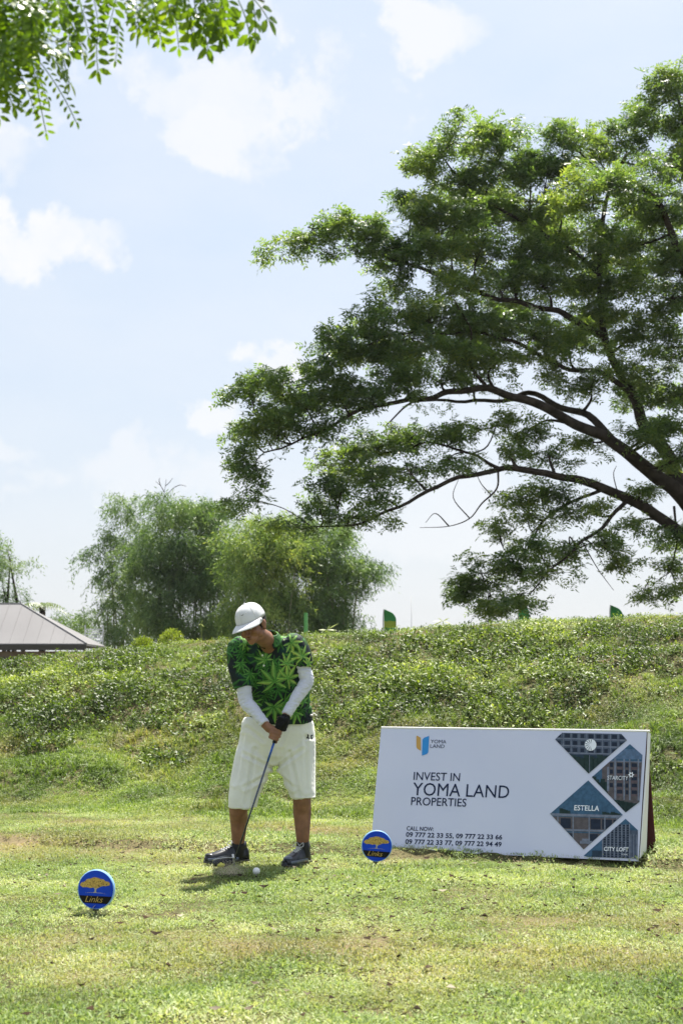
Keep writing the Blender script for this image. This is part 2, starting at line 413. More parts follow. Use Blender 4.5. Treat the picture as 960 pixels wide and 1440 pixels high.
lawn_m = leafmat('lawn_blades', [(.07, .125, .035), (.20, .29, .09), (.38, .46, .19), (.66, .64, .42)], trans=.4, tcol=(1.15, 1.15, .6), rough=.55, spec=.3, nscale=1.4, patch=dry_mask)
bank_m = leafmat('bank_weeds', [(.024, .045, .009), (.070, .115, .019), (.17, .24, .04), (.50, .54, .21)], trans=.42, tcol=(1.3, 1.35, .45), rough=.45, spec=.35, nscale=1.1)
def bank_dry(t, g):
    n = t.nodes.new('ShaderNodeTexNoise'); n.inputs['Scale'].default_value = .9; n.inputs['Detail'].default_value = 5
    t.links.new(g.outputs['Position'], n.inputs['Vector'])
    r_ = t.nodes.new('ShaderNodeMapRange'); r_.inputs['From Min'].default_value = .50; r_.inputs['From Max'].default_value = .70; t.links.new(n.outputs['Fac'], r_.inputs['Value'])
    m_ = t.nodes.new('ShaderNodeMath'); m_.operation = 'MULTIPLY'; t.links.new(r_.outputs[0], m_.inputs[0]); t.links.new(g.outputs['Random Per Island'], m_.inputs[1])
    return m_.outputs[0], (.36, .27, .13)
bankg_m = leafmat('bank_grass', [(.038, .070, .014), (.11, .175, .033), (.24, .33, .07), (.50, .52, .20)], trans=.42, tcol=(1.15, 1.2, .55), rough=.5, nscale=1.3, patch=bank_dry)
straw_m = leafmat('straw', [(.30, .22, .12), (.42, .33, .19), (.5, .42, .28)], trans=.3, tcol=(1, 1, .8), rough=.7, nscale=3)

lawn_p = [proto('lawn_tuft', leaf_patch(380, .16, .017, .017, .0058, seed=i, up=.35) if i % 2 else blade_patch(340, .16, .019, .0045, 1.2, clump=60, seed=i), lawn_m) for i in range(4)]
lawn_p += [proto('lawn_tuft', leaf_patch(420, .16, .028, .021, .0065, seed=20 + i, up=.5), lawn_m) for i in range(2)]
lawn_p += [proto('straw_tuft', blade_patch(150, .16, .012, .0035, 2.2, seed=40 + i), straw_m) for i in range(1)]
def grid_pts(x0, x1, y0, y1, step, jit=.6):
    gx, gy = np.meshgrid(np.arange(x0, x1, step), np.arange(y0, y1, step))
    p = np.stack([gx.ravel(), gy.ravel()], 1) + rng.uniform(-jit, jit, (gx.size, 2)) * step
    return p
p = grid_pts(-5.2, 6.2, 3.2, 15.2, .125)
d = dcoord(p[:, 0], p[:, 1]); p = p[(d < 11.9) & (np.abs(p[:, 0]) < .32 * p[:, 1] + 1.6)]; d = dcoord(p[:, 0], p[:, 1])
near = vnoise(p[:, 0], p[:, 1], .6, 11)
p = p[~((d > LEDGE - .11) & (d < LEDGE - .0) & (vnoise(p[:, 0], p[:, 1], .25, 44) > -.75))]; d = dcoord(p[:, 0], p[:, 1]); near = vnoise(p[:, 0], p[:, 1], .6, 11)
tall = (rng.random(len(p)) < .08 + .75 * (sm(6.3 - p[:, 1] + .5 * near, 0, 1.0)) + .8 * (np.abs(d - LEDGE - .03) < .09) * (near > -.5))
dry = rng.random(len(p)) < .10 + .2 * (near > .3)
wh = np.where(dry, 6, np.where(tall, rng.integers(4, 6, len(p)), rng.integers(0, 4, len(p))))
sc_ = rng.uniform(.75, 1.2, len(p)) * (1 + .25 * vnoise(p[:, 0], p[:, 1], .35, 12))
sc_ = sc_ * np.where(np.abs(d - LEDGE - .03) < .09, 1.15, 1)
def gp(px, py):
    q = P(px, py, 10); k = (.04 - CAMZ) / (q.z - CAMZ); return q.x * k, q.y * k
(bx0, by0), (bx1, by1) = gp(521, 1191), gp(897, 1208.5)
off = (p[:, 1] - by0) - (p[:, 0] - bx0) * (by1 - by0) / (bx1 - bx0)
sc_ = np.where((p[:, 0] > bx0 - .1) & (p[:, 0] < bx1 + .1) & (off > -.38) & (off < .1), sc_ * .72, sc_)      # grass pressed down along the foot of the board
pts = np.stack([p[:, 0], p[:, 1], gz(p[:, 0], p[:, 1])], 1)
scatter('lawn_grass', pts, wh, sc_, lawn_p, 'short pale green mown grass of the tee with straw patches')

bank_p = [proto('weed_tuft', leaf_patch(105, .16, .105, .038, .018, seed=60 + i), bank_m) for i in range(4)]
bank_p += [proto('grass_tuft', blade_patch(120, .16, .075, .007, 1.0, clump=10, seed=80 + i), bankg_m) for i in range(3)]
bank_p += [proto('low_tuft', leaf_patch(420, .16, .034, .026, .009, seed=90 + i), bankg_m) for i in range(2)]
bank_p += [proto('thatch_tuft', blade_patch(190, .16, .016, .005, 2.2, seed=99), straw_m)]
p = grid_pts(-9, 9, 9.5, 23, .13)
d = dcoord(p[:, 0], p[:, 1]); k = (d > 11.2) & (d < 18.4) & (np.abs(p[:, 0]) < .30 * p[:, 1] + 1.8); p = p[k]; d = d[k]
s = (d - 11.3) / 5.6
nn = vnoise(p[:, 0], p[:, 1], .9, 21) * .6 + vnoise(p[:, 0], p[:, 1], .35, 22) * .5
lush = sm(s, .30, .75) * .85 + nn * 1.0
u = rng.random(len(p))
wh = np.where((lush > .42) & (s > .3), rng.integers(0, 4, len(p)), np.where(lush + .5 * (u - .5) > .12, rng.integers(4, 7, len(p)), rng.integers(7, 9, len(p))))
wh = np.where((s > 1.0) & (u < .75), rng.integers(7, 9, len(p)), wh)
sc_ = rng.uniform(.7, 1.25, len(p)) * (1 + .35 * nn) * np.where(s < .2, .75, 1)
bare = vnoise(p[:, 0], p[:, 1], .7, 31) + .7 * vnoise(p[:, 0], p[:, 1], .25, 32)
keep = ~((bare > .72) & (s > .25) & (rng.random(len(p)) < .8)) & (rng.random(len(p)) < .92)
sc_ = sc_ * (1 - .4 * sm(s, .9, .98)); wh = np.where(keep, wh, 9); wh = np.where((wh == 9) & (s < .35), 7, wh)
pts = np.stack([p[:, 0], p[:, 1], gz(p[:, 0], p[:, 1])], 1)
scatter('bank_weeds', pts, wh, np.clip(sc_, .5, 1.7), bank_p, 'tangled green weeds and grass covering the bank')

# fallen leaves lying about on the lawn
fl_m = leafmat('dead_leaf', [(.012, .009, .006), (.022, .015, .009), (.045, .028, .016), (.45, .40, .3)], trans=.05, rough=.9, spec=.08, nscale=5)
def litter(n, seed):
    r = np.random.default_rng(seed); V = []; Fc = []
    while len(Fc) < n * 2:
        x = r.uniform(-3.2, 3.6); y = r.uniform(4.7, 9.9)
        dens = .35 + .65 * math.exp(-((x - .5) / 1.4) ** 2 - ((y - 7.9) / 1.2) ** 2)
        if r.random() > dens: continue
        a = r.uniform(0, 6.28); l = r.uniform(.013, .031); wv = l * r.uniform(.35, .6); z = float(gz(x, y)) + .034
        dx, dy = math.cos(a), math.sin(a); cu = r.uniform(.002, .009); tl = r.uniform(-.3, .3) * l
        b = len(V)
        V += [(x - dx * l, y - dy * l, z + cu), (x - dy * wv, y + dx * wv, z + tl), (x + dx * l, y + dy * l, z + cu * 1.2), (x + dy * wv, y - dx * wv, z - tl * .4), (x, y, z - cu * .3)]
        Fc += [(b, b + 1, b + 4), (b + 1, b + 2, b + 4), (b + 2, b + 3, b + 4), (b + 3, b, b + 4)]
    return V, Fc
V, Fc = litter(1300, 5)
o = link('fallen_leaves', npmesh('fallen_leaves', V, Fc), fl_m); tag(o, 'small brown fallen leaves scattered over the lawn', kind='stuff')

# ------------------------------------------------------------------ foliage generators
def unit(a): return a / np.maximum(np.linalg.norm(a, axis=1)[:, None], 1e-9)
def leaflets(base, d, s, ln, wd):
    """rhombic leaf faces with a fold"""
    up = np.cross(d, s); ln = np.reshape(ln, (-1, 1)); wd = np.reshape(wd, (-1, 1)); n = len(base)
    V = np.stack([base, base + d * ln * .45 + s * wd * .5, base + d * ln - up * ln * .12, base + d * ln * .45 - s * wd * .5], 1).reshape(-1, 3)
    T = np.arange(n)[:, None] * 4 + np.array([0, 1, 2, 3])
    return V, T
def compound(tw, r, nleaf, nlet, L0, ll, lw, droop=.25, spread=.07, flat=.6):
    """tw: twig tips; each carries nleaf pinnate leaves of nlet leaflets"""
    n = len(tw)
    b = np.repeat(tw, nleaf, 0) + r.normal(0, spread, (n * nleaf, 3)) * [1, 1, .6]
    a = r.uniform(0, 2 * np.pi, n * nleaf); el = r.normal(-droop, .4, n * nleaf)
    d = np.stack([np.cos(a) * np.cos(el), np.sin(a) * np.cos(el), np.sin(el)], 1)
    s = unit(np.stack([-np.sin(a), np.cos(a), r.normal(0, flat, n * nleaf)], 1))
    s = unit(s - d * (s * d).sum(1)[:, None])
    bb, dd, ss = [], [], []
    Lr = (L0 * r.uniform(.7, 1.2, n * nleaf))[:, None]
    for k in range(nlet):
        f = (k // 2 + .6) / (nlet / 2); sg = 1 if k % 2 else -1
        base = b + d * Lr * f - np.array([0, 0, 1]) * Lr * .18 * f * f
        ld = unit(d * .55 + s * sg * .9 + r.normal(0, .16, d.shape))
        lside = unit(np.cross(np.cross(ld, s + d * .01 * sg + r.normal(0, .1, d.shape)), ld) + r.normal(0, .2, d.shape))
        # leaflet lies roughly in the leaf plane (d,s)
        nor = np.cross(d, s); lside = unit(np.cross(nor, ld) + r.normal(0, .25, d.shape)); lside = unit(lside - ld * (lside * ld).sum(1)[:, None])
        bb.append(base); dd.append(ld); ss.append(lside)
    B = np.concatenate(bb); D = np.concatenate(dd); S = np.concatenate(ss); m = len(B)
    return leaflets(B, D, S, ll * r.uniform(.7, 1.25, m), lw * r.uniform(.75, 1.25, m))
def merge(parts):
    V = []; T = []; o = 0
    for v, t in parts: V.append(v); T.append(t + o); o += len(v)
    return np.concatenate(V), np.concatenate(T)
def bez(pts, n):
    """Catmull-Rom through pts"""
    pts = [Vector(p) for p in pts]; q = [pts[0] * 2 - pts[1]] + pts + [pts[-1] * 2 - pts[-2]]; o = []
    for i in range(len(pts) - 1):
        for k in range(n):
            t = k / n; a, b, c, d = q[i:i + 4]
            o.append(.5 * ((2 * b) + (c - a) * t + (2 * a - 5 * b + 4 * c - d) * t * t + (3 * b - a - 3 * c + d) * t ** 3))
    o.append(pts[-1]); return o

bark = mat('bark', (.022, .017, .013), .95, .1, col2=(.05, .04, .032), scale=9, bump=.8, bscale=25)
tree_leaf = leafmat('rain_tree_leaf', [(.038, .075, .036), (.080, .140, .054), (.145, .215, .072), (.27, .32, .10)], trans=.5, tcol=(1.6, 1.6, .55), rough=.42, spec=.45, nscale=.9)
bamboo_leaf = leafmat('bamboo_leaf', [(.045, .095, .045), (.095, .165, .065), (.17, .26, .085), (.30, .37, .12)], trans=.36, tcol=(1.3, 1.35, .6), rough=.5, nscale=.55)
bamboo_leaf2 = leafmat('yellow_bamboo_leaf', [(.07, .135, .045), (.15, .24, .07), (.27, .37, .10), (.45, .48, .14)], trans=.4, tcol=(1.3, 1.3, .6), rough=.5, nscale=.6)

# ------------------------------------------------------------------ big spreading tree on the right
TY = 25.0
tb = P(1040, 880, TY + .6); tb.z = float(gz(tb.x, tb.y)) - .1
tree = empty('spreading_tree', tb, 'large spreading tree with dark forking limbs beyond the bank on the right', 'tree')
def PX(a): return [P(x, y, TY + dy) for x, y, dy in a]
mb = MB(); tr = bez([tb, tb + Vector((-.05, 0, 1.1)), P(1010, 775, TY + .4), P(985, 722, TY + .2)], 5)
mb.tube(tr, list(np.linspace(.42, .27, len(tr))), 14); mb.obj('trunk', bark, tree, True)
limbs = [  # (px,py,depth offset)..., start radius, end radius
 ([(1000, 770, .4), (960, 750, .1), (914, 717, -.3), (868, 694, -.6), (827, 679, -.8), (789, 669, -1), (727, 659, -1.3), (702, 659, -1.4), (644, 673, -1.7), (575, 704, -2), (506, 735, -2.2), (440, 742, -2.4)], .15, .012),
 ([(1000, 760, .3), (952, 692, 0), (927, 671, -.1), (889, 642, -.3), (864, 627, -.4), (827, 604, -.6), (780, 580, -.8), (730, 560, -1), (685, 546, -1.2), (630, 550, -1.4), (589, 560, -1.6), (506, 577, -1.9), (437, 612, -2.1), (369, 640, -2.3)], .20, .012),
 ([(872, 632, -.4), (835, 592, 0), (790, 575, .3), (745, 556, .5), (706, 566, .4), (640, 563, .3), (580, 566, .2), (540, 600, 0)], .10, .012),
 ([(985, 730, .3), (956, 683, .4), (935, 633, .8), (906, 596, 1), (893, 562, 1.1), (871, 526, 1.2), (850, 472, 1.3), (843, 383, 1.6), (850, 287, 1.8), (880, 215, 2)], .20, .03),
 ([(850, 474, 1.3), (809, 452, .8), (774, 435, .5), (712, 421, 0), (664, 407, -.4), (602, 380, -.9), (527, 356, -1.2), (479, 321, -1.5), (432, 318, -1.6)], .09, .010),
 ([(843, 385, 1.6), (800, 350, 1.2), (760, 325, .8), (712, 297, .3), (664, 266, 0), (630, 232, -.3), (605, 205, -.4)], .07, .010),
 ([(1010, 720, .5), (1000, 600, .2), (985, 480, -.3), (960, 380, -.6), (935, 300, -.9), (890, 255, -1.1), (850, 250, -1.3)], .17, .02),
 ([(960, 385, -.6), (985, 280, 0), (960, 180, .4), (945, 115, .6)], .08, .014),
 ([(898, 562, 1.1), (840, 520, .3), (800, 520, -.2), (740, 490, -.7), (690, 470, -1), (640, 470, -1.3), (560, 470, -1.6), (480, 500, -1.8)], .07, .010),
 ([(685, 546, -1.2), (660, 510, -1.4), (660, 460, -1.7), (640, 420, -1.9)], .045, .01),
 ([(885, 700, -.5), (852, 733, -1), (818, 762, -1.3), (793, 783, -1.5), (768, 808, -1.7), (745, 835, -1.8)], .05, .010),
 ([(843, 690, -.7), (793, 712, -.2), (760, 737, 0), (743, 771, .2), (718, 804, .3), (690, 820, .3)], .04, .008),
 ([(702, 659, -1.4), (660, 640, -1.2), (600, 625, -1), (540, 640, -.8), (470, 650, -.6)], .04, .008),
 ([(947, 712, .3), (950, 760, .2), (944, 800, .2), (925, 815, 0)], .03, .006),
 ([(1000, 700, .6), (1060, 600, 1), (1150, 500, 1.3), (1260, 430, 1)], .2, .03),
 ([(1010, 760, .6), (1080, 700, 2), (1150, 640, 3.4), (1180, 520, 4.4)], .16, .03),
]
allp = []
for pl, r0, r1 in limbs:
    c = bez(PX(pl), 5); m_ = len(c)
    c = [q + Vector((mnoise.noise(q * 1.7), mnoise.noise(q * 1.7 + Vector((7, 3, 1))), mnoise.noise(q * 2.1 + Vector((3, 9, 5))))) * .07 * min(1, i / 6) for i, q in enumerate(c)]
    r0 *= .82
    rr = [r0 + (r1 - r0) * (i / (m_ - 1)) ** .8 for i in range(m_)]
    mb = MB(); mb.tube(c, rr, 9); mb.obj('limb', bark, tree, True)
    allp += [(q, rr[i]) for i, q in enumerate(c) if i > 3]
AP = np.array([tuple(q) for q, _ in allp]); AR = np.array([r_ for _, r_ in allp])
# bare dead twigs under the lower limb
mb = MB()
for pl in ([(700, 661, -1.4), (698, 687, -1.5), (677, 708, -1.5), (660, 729, -1.6), (631, 740, -1.7), (590, 742, -1.8)], [(660, 729, -1.6), (637, 700, -1.6), (645, 672, -1.7)],
           [(690, 696, -1.5), (676, 680, -1.5), (668, 662, -1.6)], [(631, 740, -1.7), (612, 722, -1.8), (598, 735, -1.8)], [(868, 694, -.6), (862, 668, -.7), (866, 655, -.7)], [(905, 712, -.4), (915, 690, -.4), (918, 676, -.5)],
           [(818, 762, -1.3), (840, 800, -1.4), (862, 830, -1.5)], [(820, 755, -1.3), (835, 770, -1.2), (850, 800, -1.1)]):
    c = bez(PX(pl), 5); mb.tube(c, list(np.linspace(.02 if len(pl) > 4 else .012, .004, len(c))), 6); mb.obj('dead_twig', bark, tree, True); mb = MB()
# foliage masses: (px, py, rx, ry, depth offset)
blobs = []
def row(*a): blobs.extend(a)
row((430,345,42,20,-1.6),(470,318,40,20,-1.5),(520,330,42,22,-1.4),(560,350,45,26,-1.2),(600,300,38,26,-.8),(560,385,35,16,-1.1),
    (600,235,34,26,-.4),(640,200,38,24,-.3),(690,190,36,26,0),(650,250,50,30,0),(585,280,30,18,-.6),(700,240,45,28,.3),(745,230,40,26,.6),(720,195,24,20,.4),
    (790,190,36,22,1),(770,230,44,26,.9),(830,215,44,24,1.4),(870,195,38,24,1.6),(905,170,36,28,1.2),(935,125,34,34,.6),(960,165,40,40,.6),(990,120,50,40,.8),(945,220,45,30,.3),
    (880,250,55,26,-1.3),(830,270,52,24,-1.3),(930,290,52,26,-.9),(790,290,45,24,1),(740,300,45,26,.5),(690,300,45,25,.2),(640,310,44,26,-.5),
    (610,350,40,22,-.9),(670,350,48,24,-.4),(730,355,50,26,.3),(790,350,45,26,1),(850,330,55,28,1.6),(900,345,50,26,.4),(950,360,50,28,-.6),
    (640,395,45,20,-.9),(700,400,48,22,0),(760,400,45,24,.6),(820,400,40,22,1.5),(880,400,50,26,1),(940,420,48,28,-.2),
    (560,435,42,22,-1.6),(610,440,45,22,-1.5),(520,455,36,20,-1.7),(480,480,38,24,-1.8),(455,510,34,22,-1.9),(530,490,45,24,-1.6),(580,480,45,24,-1.5),(650,450,45,22,-1.2),(700,460,42,22,-.8),(640,500,45,22,-1.4),
    (750,470,42,22,-.5),(700,505,42,20,-1),(800,480,38,22,0),(850,440,38,24,1.4),(900,470,48,26,.6),(950,490,46,28,0),(780,520,38,20,-.3),(830,540,36,18,0),(890,520,44,22,1),(945,550,40,26,.2),
    (350,545,34,15,-2.2),(390,535,40,20,-2.1),(425,560,42,22,-2),(380,575,36,16,-2.2),(470,545,42,20,-1.9),(520,545,40,18,-1.8),(350,600,32,14,-2.3),(400,600,34,16,-2.2),(335,640,26,18,-2.3),(360,665,24,14,-2.3),(440,600,34,14,-2.1),(345,700,22,12,-2.3),
    (570,530,40,16,-1.6),(620,530,36,14,-1.4),(500,570,30,12,-1.9),
    (480,640,34,16,-.7),(530,625,40,20,-.8),(580,612,42,20,-.9),(630,610,36,16,-1.1),(520,665,40,18,-1.6),(570,655,38,18,-1.2),(480,690,40,18,-2),(530,700,36,14,-2.1),(450,715,34,16,-2.3),(490,725,34,12,-2.2),(625,650,28,12,-1.3),(410,735,26,10,-2.4),
    (740,610,34,14,-.6),(700,590,32,12,-1),(770,640,26,12,-.6),(820,620,24,10,0),(720,630,24,10,-1),
    (720,700,40,18,-.2),(760,690,36,16,-.2),(790,715,30,14,-.4),(740,730,36,16,0),(700,745,32,18,.2),(730,765,34,18,.2),(690,785,36,18,.3),(660,815,32,15,.3),(720,810,36,18,0),(690,840,32,15,.2),(692,860,26,9,.2),(715,852,22,9,.2),(652,828,24,9,.3),(675,800,30,14,.2),(730,842,28,14,-1.6),(645,835,20,8,.3),(765,800,26,12,-1.6),(755,770,22,12,-1.4),(800,770,18,8,-1.3),
    (850,765,24,12,-1),(890,740,26,12,-.4),(930,745,26,12,0),(870,790,20,8,-.8),(935,800,34,12,.2),(950,820,32,12,.2),(910,835,28,9,0),(945,760,22,12,.3),(900,690,24,10,-.4),(940,650,20,12,0),(830,715,20,8,-.8),
    (905,610,34,22,-1),(940,600,36,24,-1.2),(960,640,30,20,-1),
    (1030,200,70,60,.5),(1040,320,80,60,0),(1050,450,80,60,.5),(1060,580,80,50,.8),(1150,300,100,80,1),(1170,450,100,80,1),(1260,420,90,70,1),(1130,560,90,60,3),(1120,180,80,60,1.5),(1000,380,50,40,2.5),(1000,250,50,40,2.6),(1180,560,80,50,4),(1050,660,50,30,1),
    # depth behind the front masses
    (700,280,60,30,2.6),(780,330,60,34,3),(860,380,60,34,3.2),(640,350,50,28,2),(720,430,55,28,2.6),(820,460,55,30,3),(900,300,60,34,3.2),(560,500,50,24,.8),(650,480,50,24,1.6),(900,560,40,24,3))
r = np.random.default_rng(3); parts = []; tw_mb = MB()
px2m = TY / F
for (bx, by, rx, ry, dz_) in blobs:
    c = np.array(P(bx, by, TY + dz_)); off = bx > 985
    ax = rx * px2m; az = ry * px2m; ay = (ax * .9 + .25)
    # a branch from the nearest limb, then fans of twigs
    dd = AP - c; dist = np.sqrt((dd ** 2).sum(1)) + np.where(AP[:, 2] > c[2] + .2, .5, 0); j = int(dist.argmin())
    a0 = Vector(AP[j]); cv = Vector(c)
    mid = (a0 + cv) / 2 + Vector((0, 0, -.05 if cv.z > a0.z else .12)) + Vector(r.normal(0, .06, 3))
    cb = bez([a0, mid, cv], 4)
    tw_mb.tube(cb, list(np.linspace(min(.032, AR[j] * .7), .009, len(cb))), 6)
    nt_ = int(max(6, ax * (az + .06) * (150 if not off else 60)) * (1.15 if by < 695 or off else .62))
    nc = max(5, int(nt_ / 2.1)); cc = r.normal(0, .50, (nc, 3)) * [ax, ay, az * .9]; cc[:, 2] -= .10 * ((cc[:, 0] / ax) ** 2) * az
    tw = (np.repeat(cc, 5, 0) + r.normal(0, .085, (nc * 5, 3)) * [1, 1, .6]) + c
    parts.append(compound(tw, r, 4, 8, .195, .088, .031, droop=.1, spread=.055, flat=.75))
    for q in cc:
        tw_mb.tube([cb[-2 if r.random() < .6 else -4], (Vector(q) + cv + cb[-3]) / 2 + Vector((0, 0, .02)), Vector(q) + cv], [.008, .005, .003], 3, caps=False)
# small leafy shoots along the limbs
for (q, rad) in allp[::2]:
    if rad < .07 and r.random() < .5:
        tw = np.array(q)[None] + r.normal(0, .13, (3, 3)); parts.append(compound(tw, r, 3, 8, .16, .07, .025, spread=.06))
V, T = merge(parts)
link('crown', npmesh('crown', V, T), tree_leaf, tree)
tw_mb.obj('twigs', bark, tree, True)
print('tree leaflets', len(T))

# ------------------------------------------------------------------ bamboo and other trees far behind
def fartree(name, label, cat, Y0, bl, m, seed, culms=12, ll=.14, lw=.027, dens=70, group=None, stem_r=.04):
    r = np.random.default_rng(seed); xm = np.mean([b_[0] for b_ in bl]); base = P(xm, 900, Y0); base.z = float(gz(base.x, base.y)) - .1
    root = empty(name, base, label, cat, group); parts = []; st = MB(); k = Y0 / F
    for (bx, by, rx, ry, dz_) in bl:
        if cat == 'bamboo': by -= (18 if seed < 3 else 5) if by < 850 else 3; rx *= 1.06
        c = np.array(P(bx, by, Y0 + dz_)); ax, az = rx * k, ry * k; ay = ax * 1.0
        n = int(max(5, ax * az * dens * 4.6)); q_ = max(3, n // 9); kc = r.normal(0, .47, (q_, 3)) * [ax, ay, az] + c; cc = kc[r.integers(0, q_, n)] + r.normal(0, .20, (n, 3)) * [1, 1, .55]
        # drooping sprays of long narrow leaves
        nl = 34; b_ = np.repeat(cc, nl, 0); m_ = len(b_)
        dr = r.normal(0, 1, (n, 3)); dr[:, 2] = -abs(dr[:, 2]) * .5 - .2; dr = np.repeat(unit(dr), nl, 0)
        f = r.uniform(0, 1, m_)[:, None]
        b_ = b_ + dr * f * .55 + np.array([0, 0, -1]) * f * f * .22 + r.normal(0, .07, (m_, 3))
        dd = unit(dr * .5 + np.array([0, 0, -.45]) + r.normal(0, .5, (m_, 3)))
        ss = unit(np.cross(dd, r.normal(0, 1, (m_, 3))))
        parts.append(leaflets(b_, dd, ss, ll * r.uniform(.7, 1.3, m_), lw * r.uniform(.7, 1.3, m_)))
        for q in range(max(1, culms // (3 * len(bl))) if rx > 20 or cat != 'bamboo' else 0):
            e = Vector(c + r.normal(0, .35, 3) * [ax, ay, az]); b0 = base + Vector((r.normal(0, .5) + (e.x - base.x) * .45, r.normal(0, .5), 0))
            cvx = bez([b0, b0.lerp(e, .55) + Vector((0, 0, .5)), e], 4); st.tube(cvx, list(np.linspace(stem_r, .012, len(cvx))), 5)
    V, T = merge(parts); link('crown', npmesh(name, V, T), m, root)
    st.obj('trunk' if cat == 'tree' else 'culms', bark if cat == 'tree' else culm_m, root, True)
    return root, len(T)
culm_m = mat('culm', (.14, .16, .07), .6, .3, col2=(.2, .17, .1), scale=3)
n_ = []
n_.append(fartree('bamboo_clump', 'tall dark green bamboo clump rising left of the golfer, nearest the roof', 'bamboo', 44,
    [(275,735,34,30,0),(240,735,26,26,0),(300,740,26,28,.5),(255,780,46,36,-.3),(300,785,38,34,0),(250,830,48,34,0),(300,840,44,36,-.3),(220,860,44,30,-.3),(270,880,60,24,-.5),(320,880,36,26,0),(210,800,26,30,.2),(330,800,24,40,.8)], bamboo_leaf, 1, culms=48, group='bamboo clumps beyond the bank', dens=62)[1])
n_.append(fartree('bamboo_clump', 'loose thin bamboo clump with sky gaps at the left edge of the bamboos', 'bamboo', 46,
    [(180,725,16,14,0),(195,745,18,14,.3),(160,765,20,14,0),(185,785,24,16,0),(150,790,16,12,0),(175,815,28,18,0),(150,830,20,14,0),(185,845,34,20,0),(150,860,28,16,0),(170,885,44,18,-.3),(135,800,10,7,0),(205,720,14,10,0),(165,740,12,9,0),(200,770,20,12,0),(120,875,16,12,0)], bamboo_leaf, 2, culms=60, group='bamboo clumps beyond the bank', dens=42)[1])
n_.append(fartree('bamboo_clump', 'bright yellow green bamboo clump behind the golfer cap', 'bamboo', 42,
    [(365,735,32,18,0),(395,745,30,20,0),(345,765,26,26,0),(380,780,34,28,0),(410,765,22,22,.2),(355,815,26,30,0),(395,815,22,24,0),(345,850,24,24,0),(380,850,34,24,0),(360,885,40,20,0)], bamboo_leaf2, 3, culms=32, group='bamboo clumps beyond the bank', dens=64)[1])
n_.append(fartree('bamboo_clump', 'bamboo clump sloping down to the right, rightmost of the bamboos', 'bamboo', 43,
    [(440,755,26,18,0),(425,790,34,28,-.2),(470,775,28,18,0),(460,810,36,28,0),(500,790,24,16,0),(515,805,22,13,0),(535,808,12,8,0),(490,830,24,24,0),(420,850,42,34,-.3),(470,860,36,30,0),(500,865,14,12,0),(425,885,50,20,-.3),(480,745,20,12,0)], bamboo_leaf, 4, culms=40, group='bamboo clumps beyond the bank', dens=60)[1])
n_.append(fartree('feathery_tree', 'feathery pale tree cut by the left edge of the photo above the roof', 'tree', 50,
    [(0,765,20,12,0),(15,780,16,10,0),(-10,800,26,14,0),(5,825,18,10,0),(-20,760,26,20,0),(-40,800,40,40,0),(10,845,16,8,0),(30,848,14,5,0),(-50,850,40,30,0)], bamboo_leaf, 5, culms=10, dens=30, stem_r=.12)[1])
n_.append(fartree('hazy_bush', 'low hazy green bush standing between the roof and the bamboo', 'bush', 52,
    [(80,868,18,8,0),(100,880,16,10,0),(112,865,10,6,0),(75,885,30,10,0),(45,862,16,5,0),(120,890,14,10,0)], bamboo_leaf, 6, culms=6, dens=40)[1])
print('far leaves', n_)
# bare twiggy stems above the left bamboo
mb = MB()
bt = P(228, 780, 44)
for pl in ([(226, 760), (228, 720), (231, 695), (234, 674)], [(231, 692), (226, 683), (219, 677)], [(230, 702), (238, 692), (247, 684)], [(246, 685), (254, 682), (262, 684)], [(233, 683), (238, 679), (243, 672)], [(226, 683), (224, 676), (225, 672)]):
    c = bez([P(x, y, 44) for x, y in pl], 4); mb.tube(c, list(np.linspace(.014, .006, len(c))), 5)
o = mb.obj('bare_sapling', bark, None, True); mb2 = None
mbx = MB(); b0 = P(226, 762, 44); g0 = b0.copy(); g0.z = float(gz(b0.x, b0.y)); mbx.tube([g0, b0], [.05, .035], 6)
root = empty('dead_sapling', g0, 'thin bare sapling poking above the left dark bamboo clump', 'tree')
o.parent = root; o.matrix_parent_inverse = PM(root).inverted(); o.name = 'twigs'; mbx.obj('trunk', bark, root, True)

# small palm beyond the roof
pr = P(62, 905, 47); pr.z = float(gz(pr.x, pr.y))
palm = empty('palm_tree', pr, 'small palm with spiky fronds showing just above the roof slope', 'tree')
mb = MB(); pt = P(60, 853, 47); mb.tube([pr, pt], [.14, .1], 8); mb.obj('trunk', bark, palm, True)
palm_m = leafmat('palm_leaf', [(.08, .13, .03), (.15, .2, .05)], trans=.3)
r = np.random.default_rng(9)
for k in range(11):
    a = k * 2 * math.pi / 11 + r.uniform(-.2, .2); el = r.uniform(.1, .8); V = []; Fc = []
    for i in range(9):
        f = i / 8; q = Vector((math.cos(a) * math.cos(el), math.sin(a) * math.cos(el), math.sin(el))) * .85 * f + Vector((0, 0, -.5 * f * f)) + pt
        sd_ = Vector((-math.sin(a), math.cos(a), 0)); dn = Vector((0, 0, -.12))
        b_ = len(V); l_ = .28 * (1 - abs(f - .4))
        fw = Vector((math.cos(a), math.sin(a), -.4)) * .1
        V += [q, q + fw * .5, q + sd_ * l_ + dn + fw, q - sd_ * l_ + dn + fw]; Fc += [(b_, b_ + 1, b_ + 2), (b_, b_ + 3, b_ + 1)]
    link('frond', pymesh('frond', V, Fc), palm_m, palm)

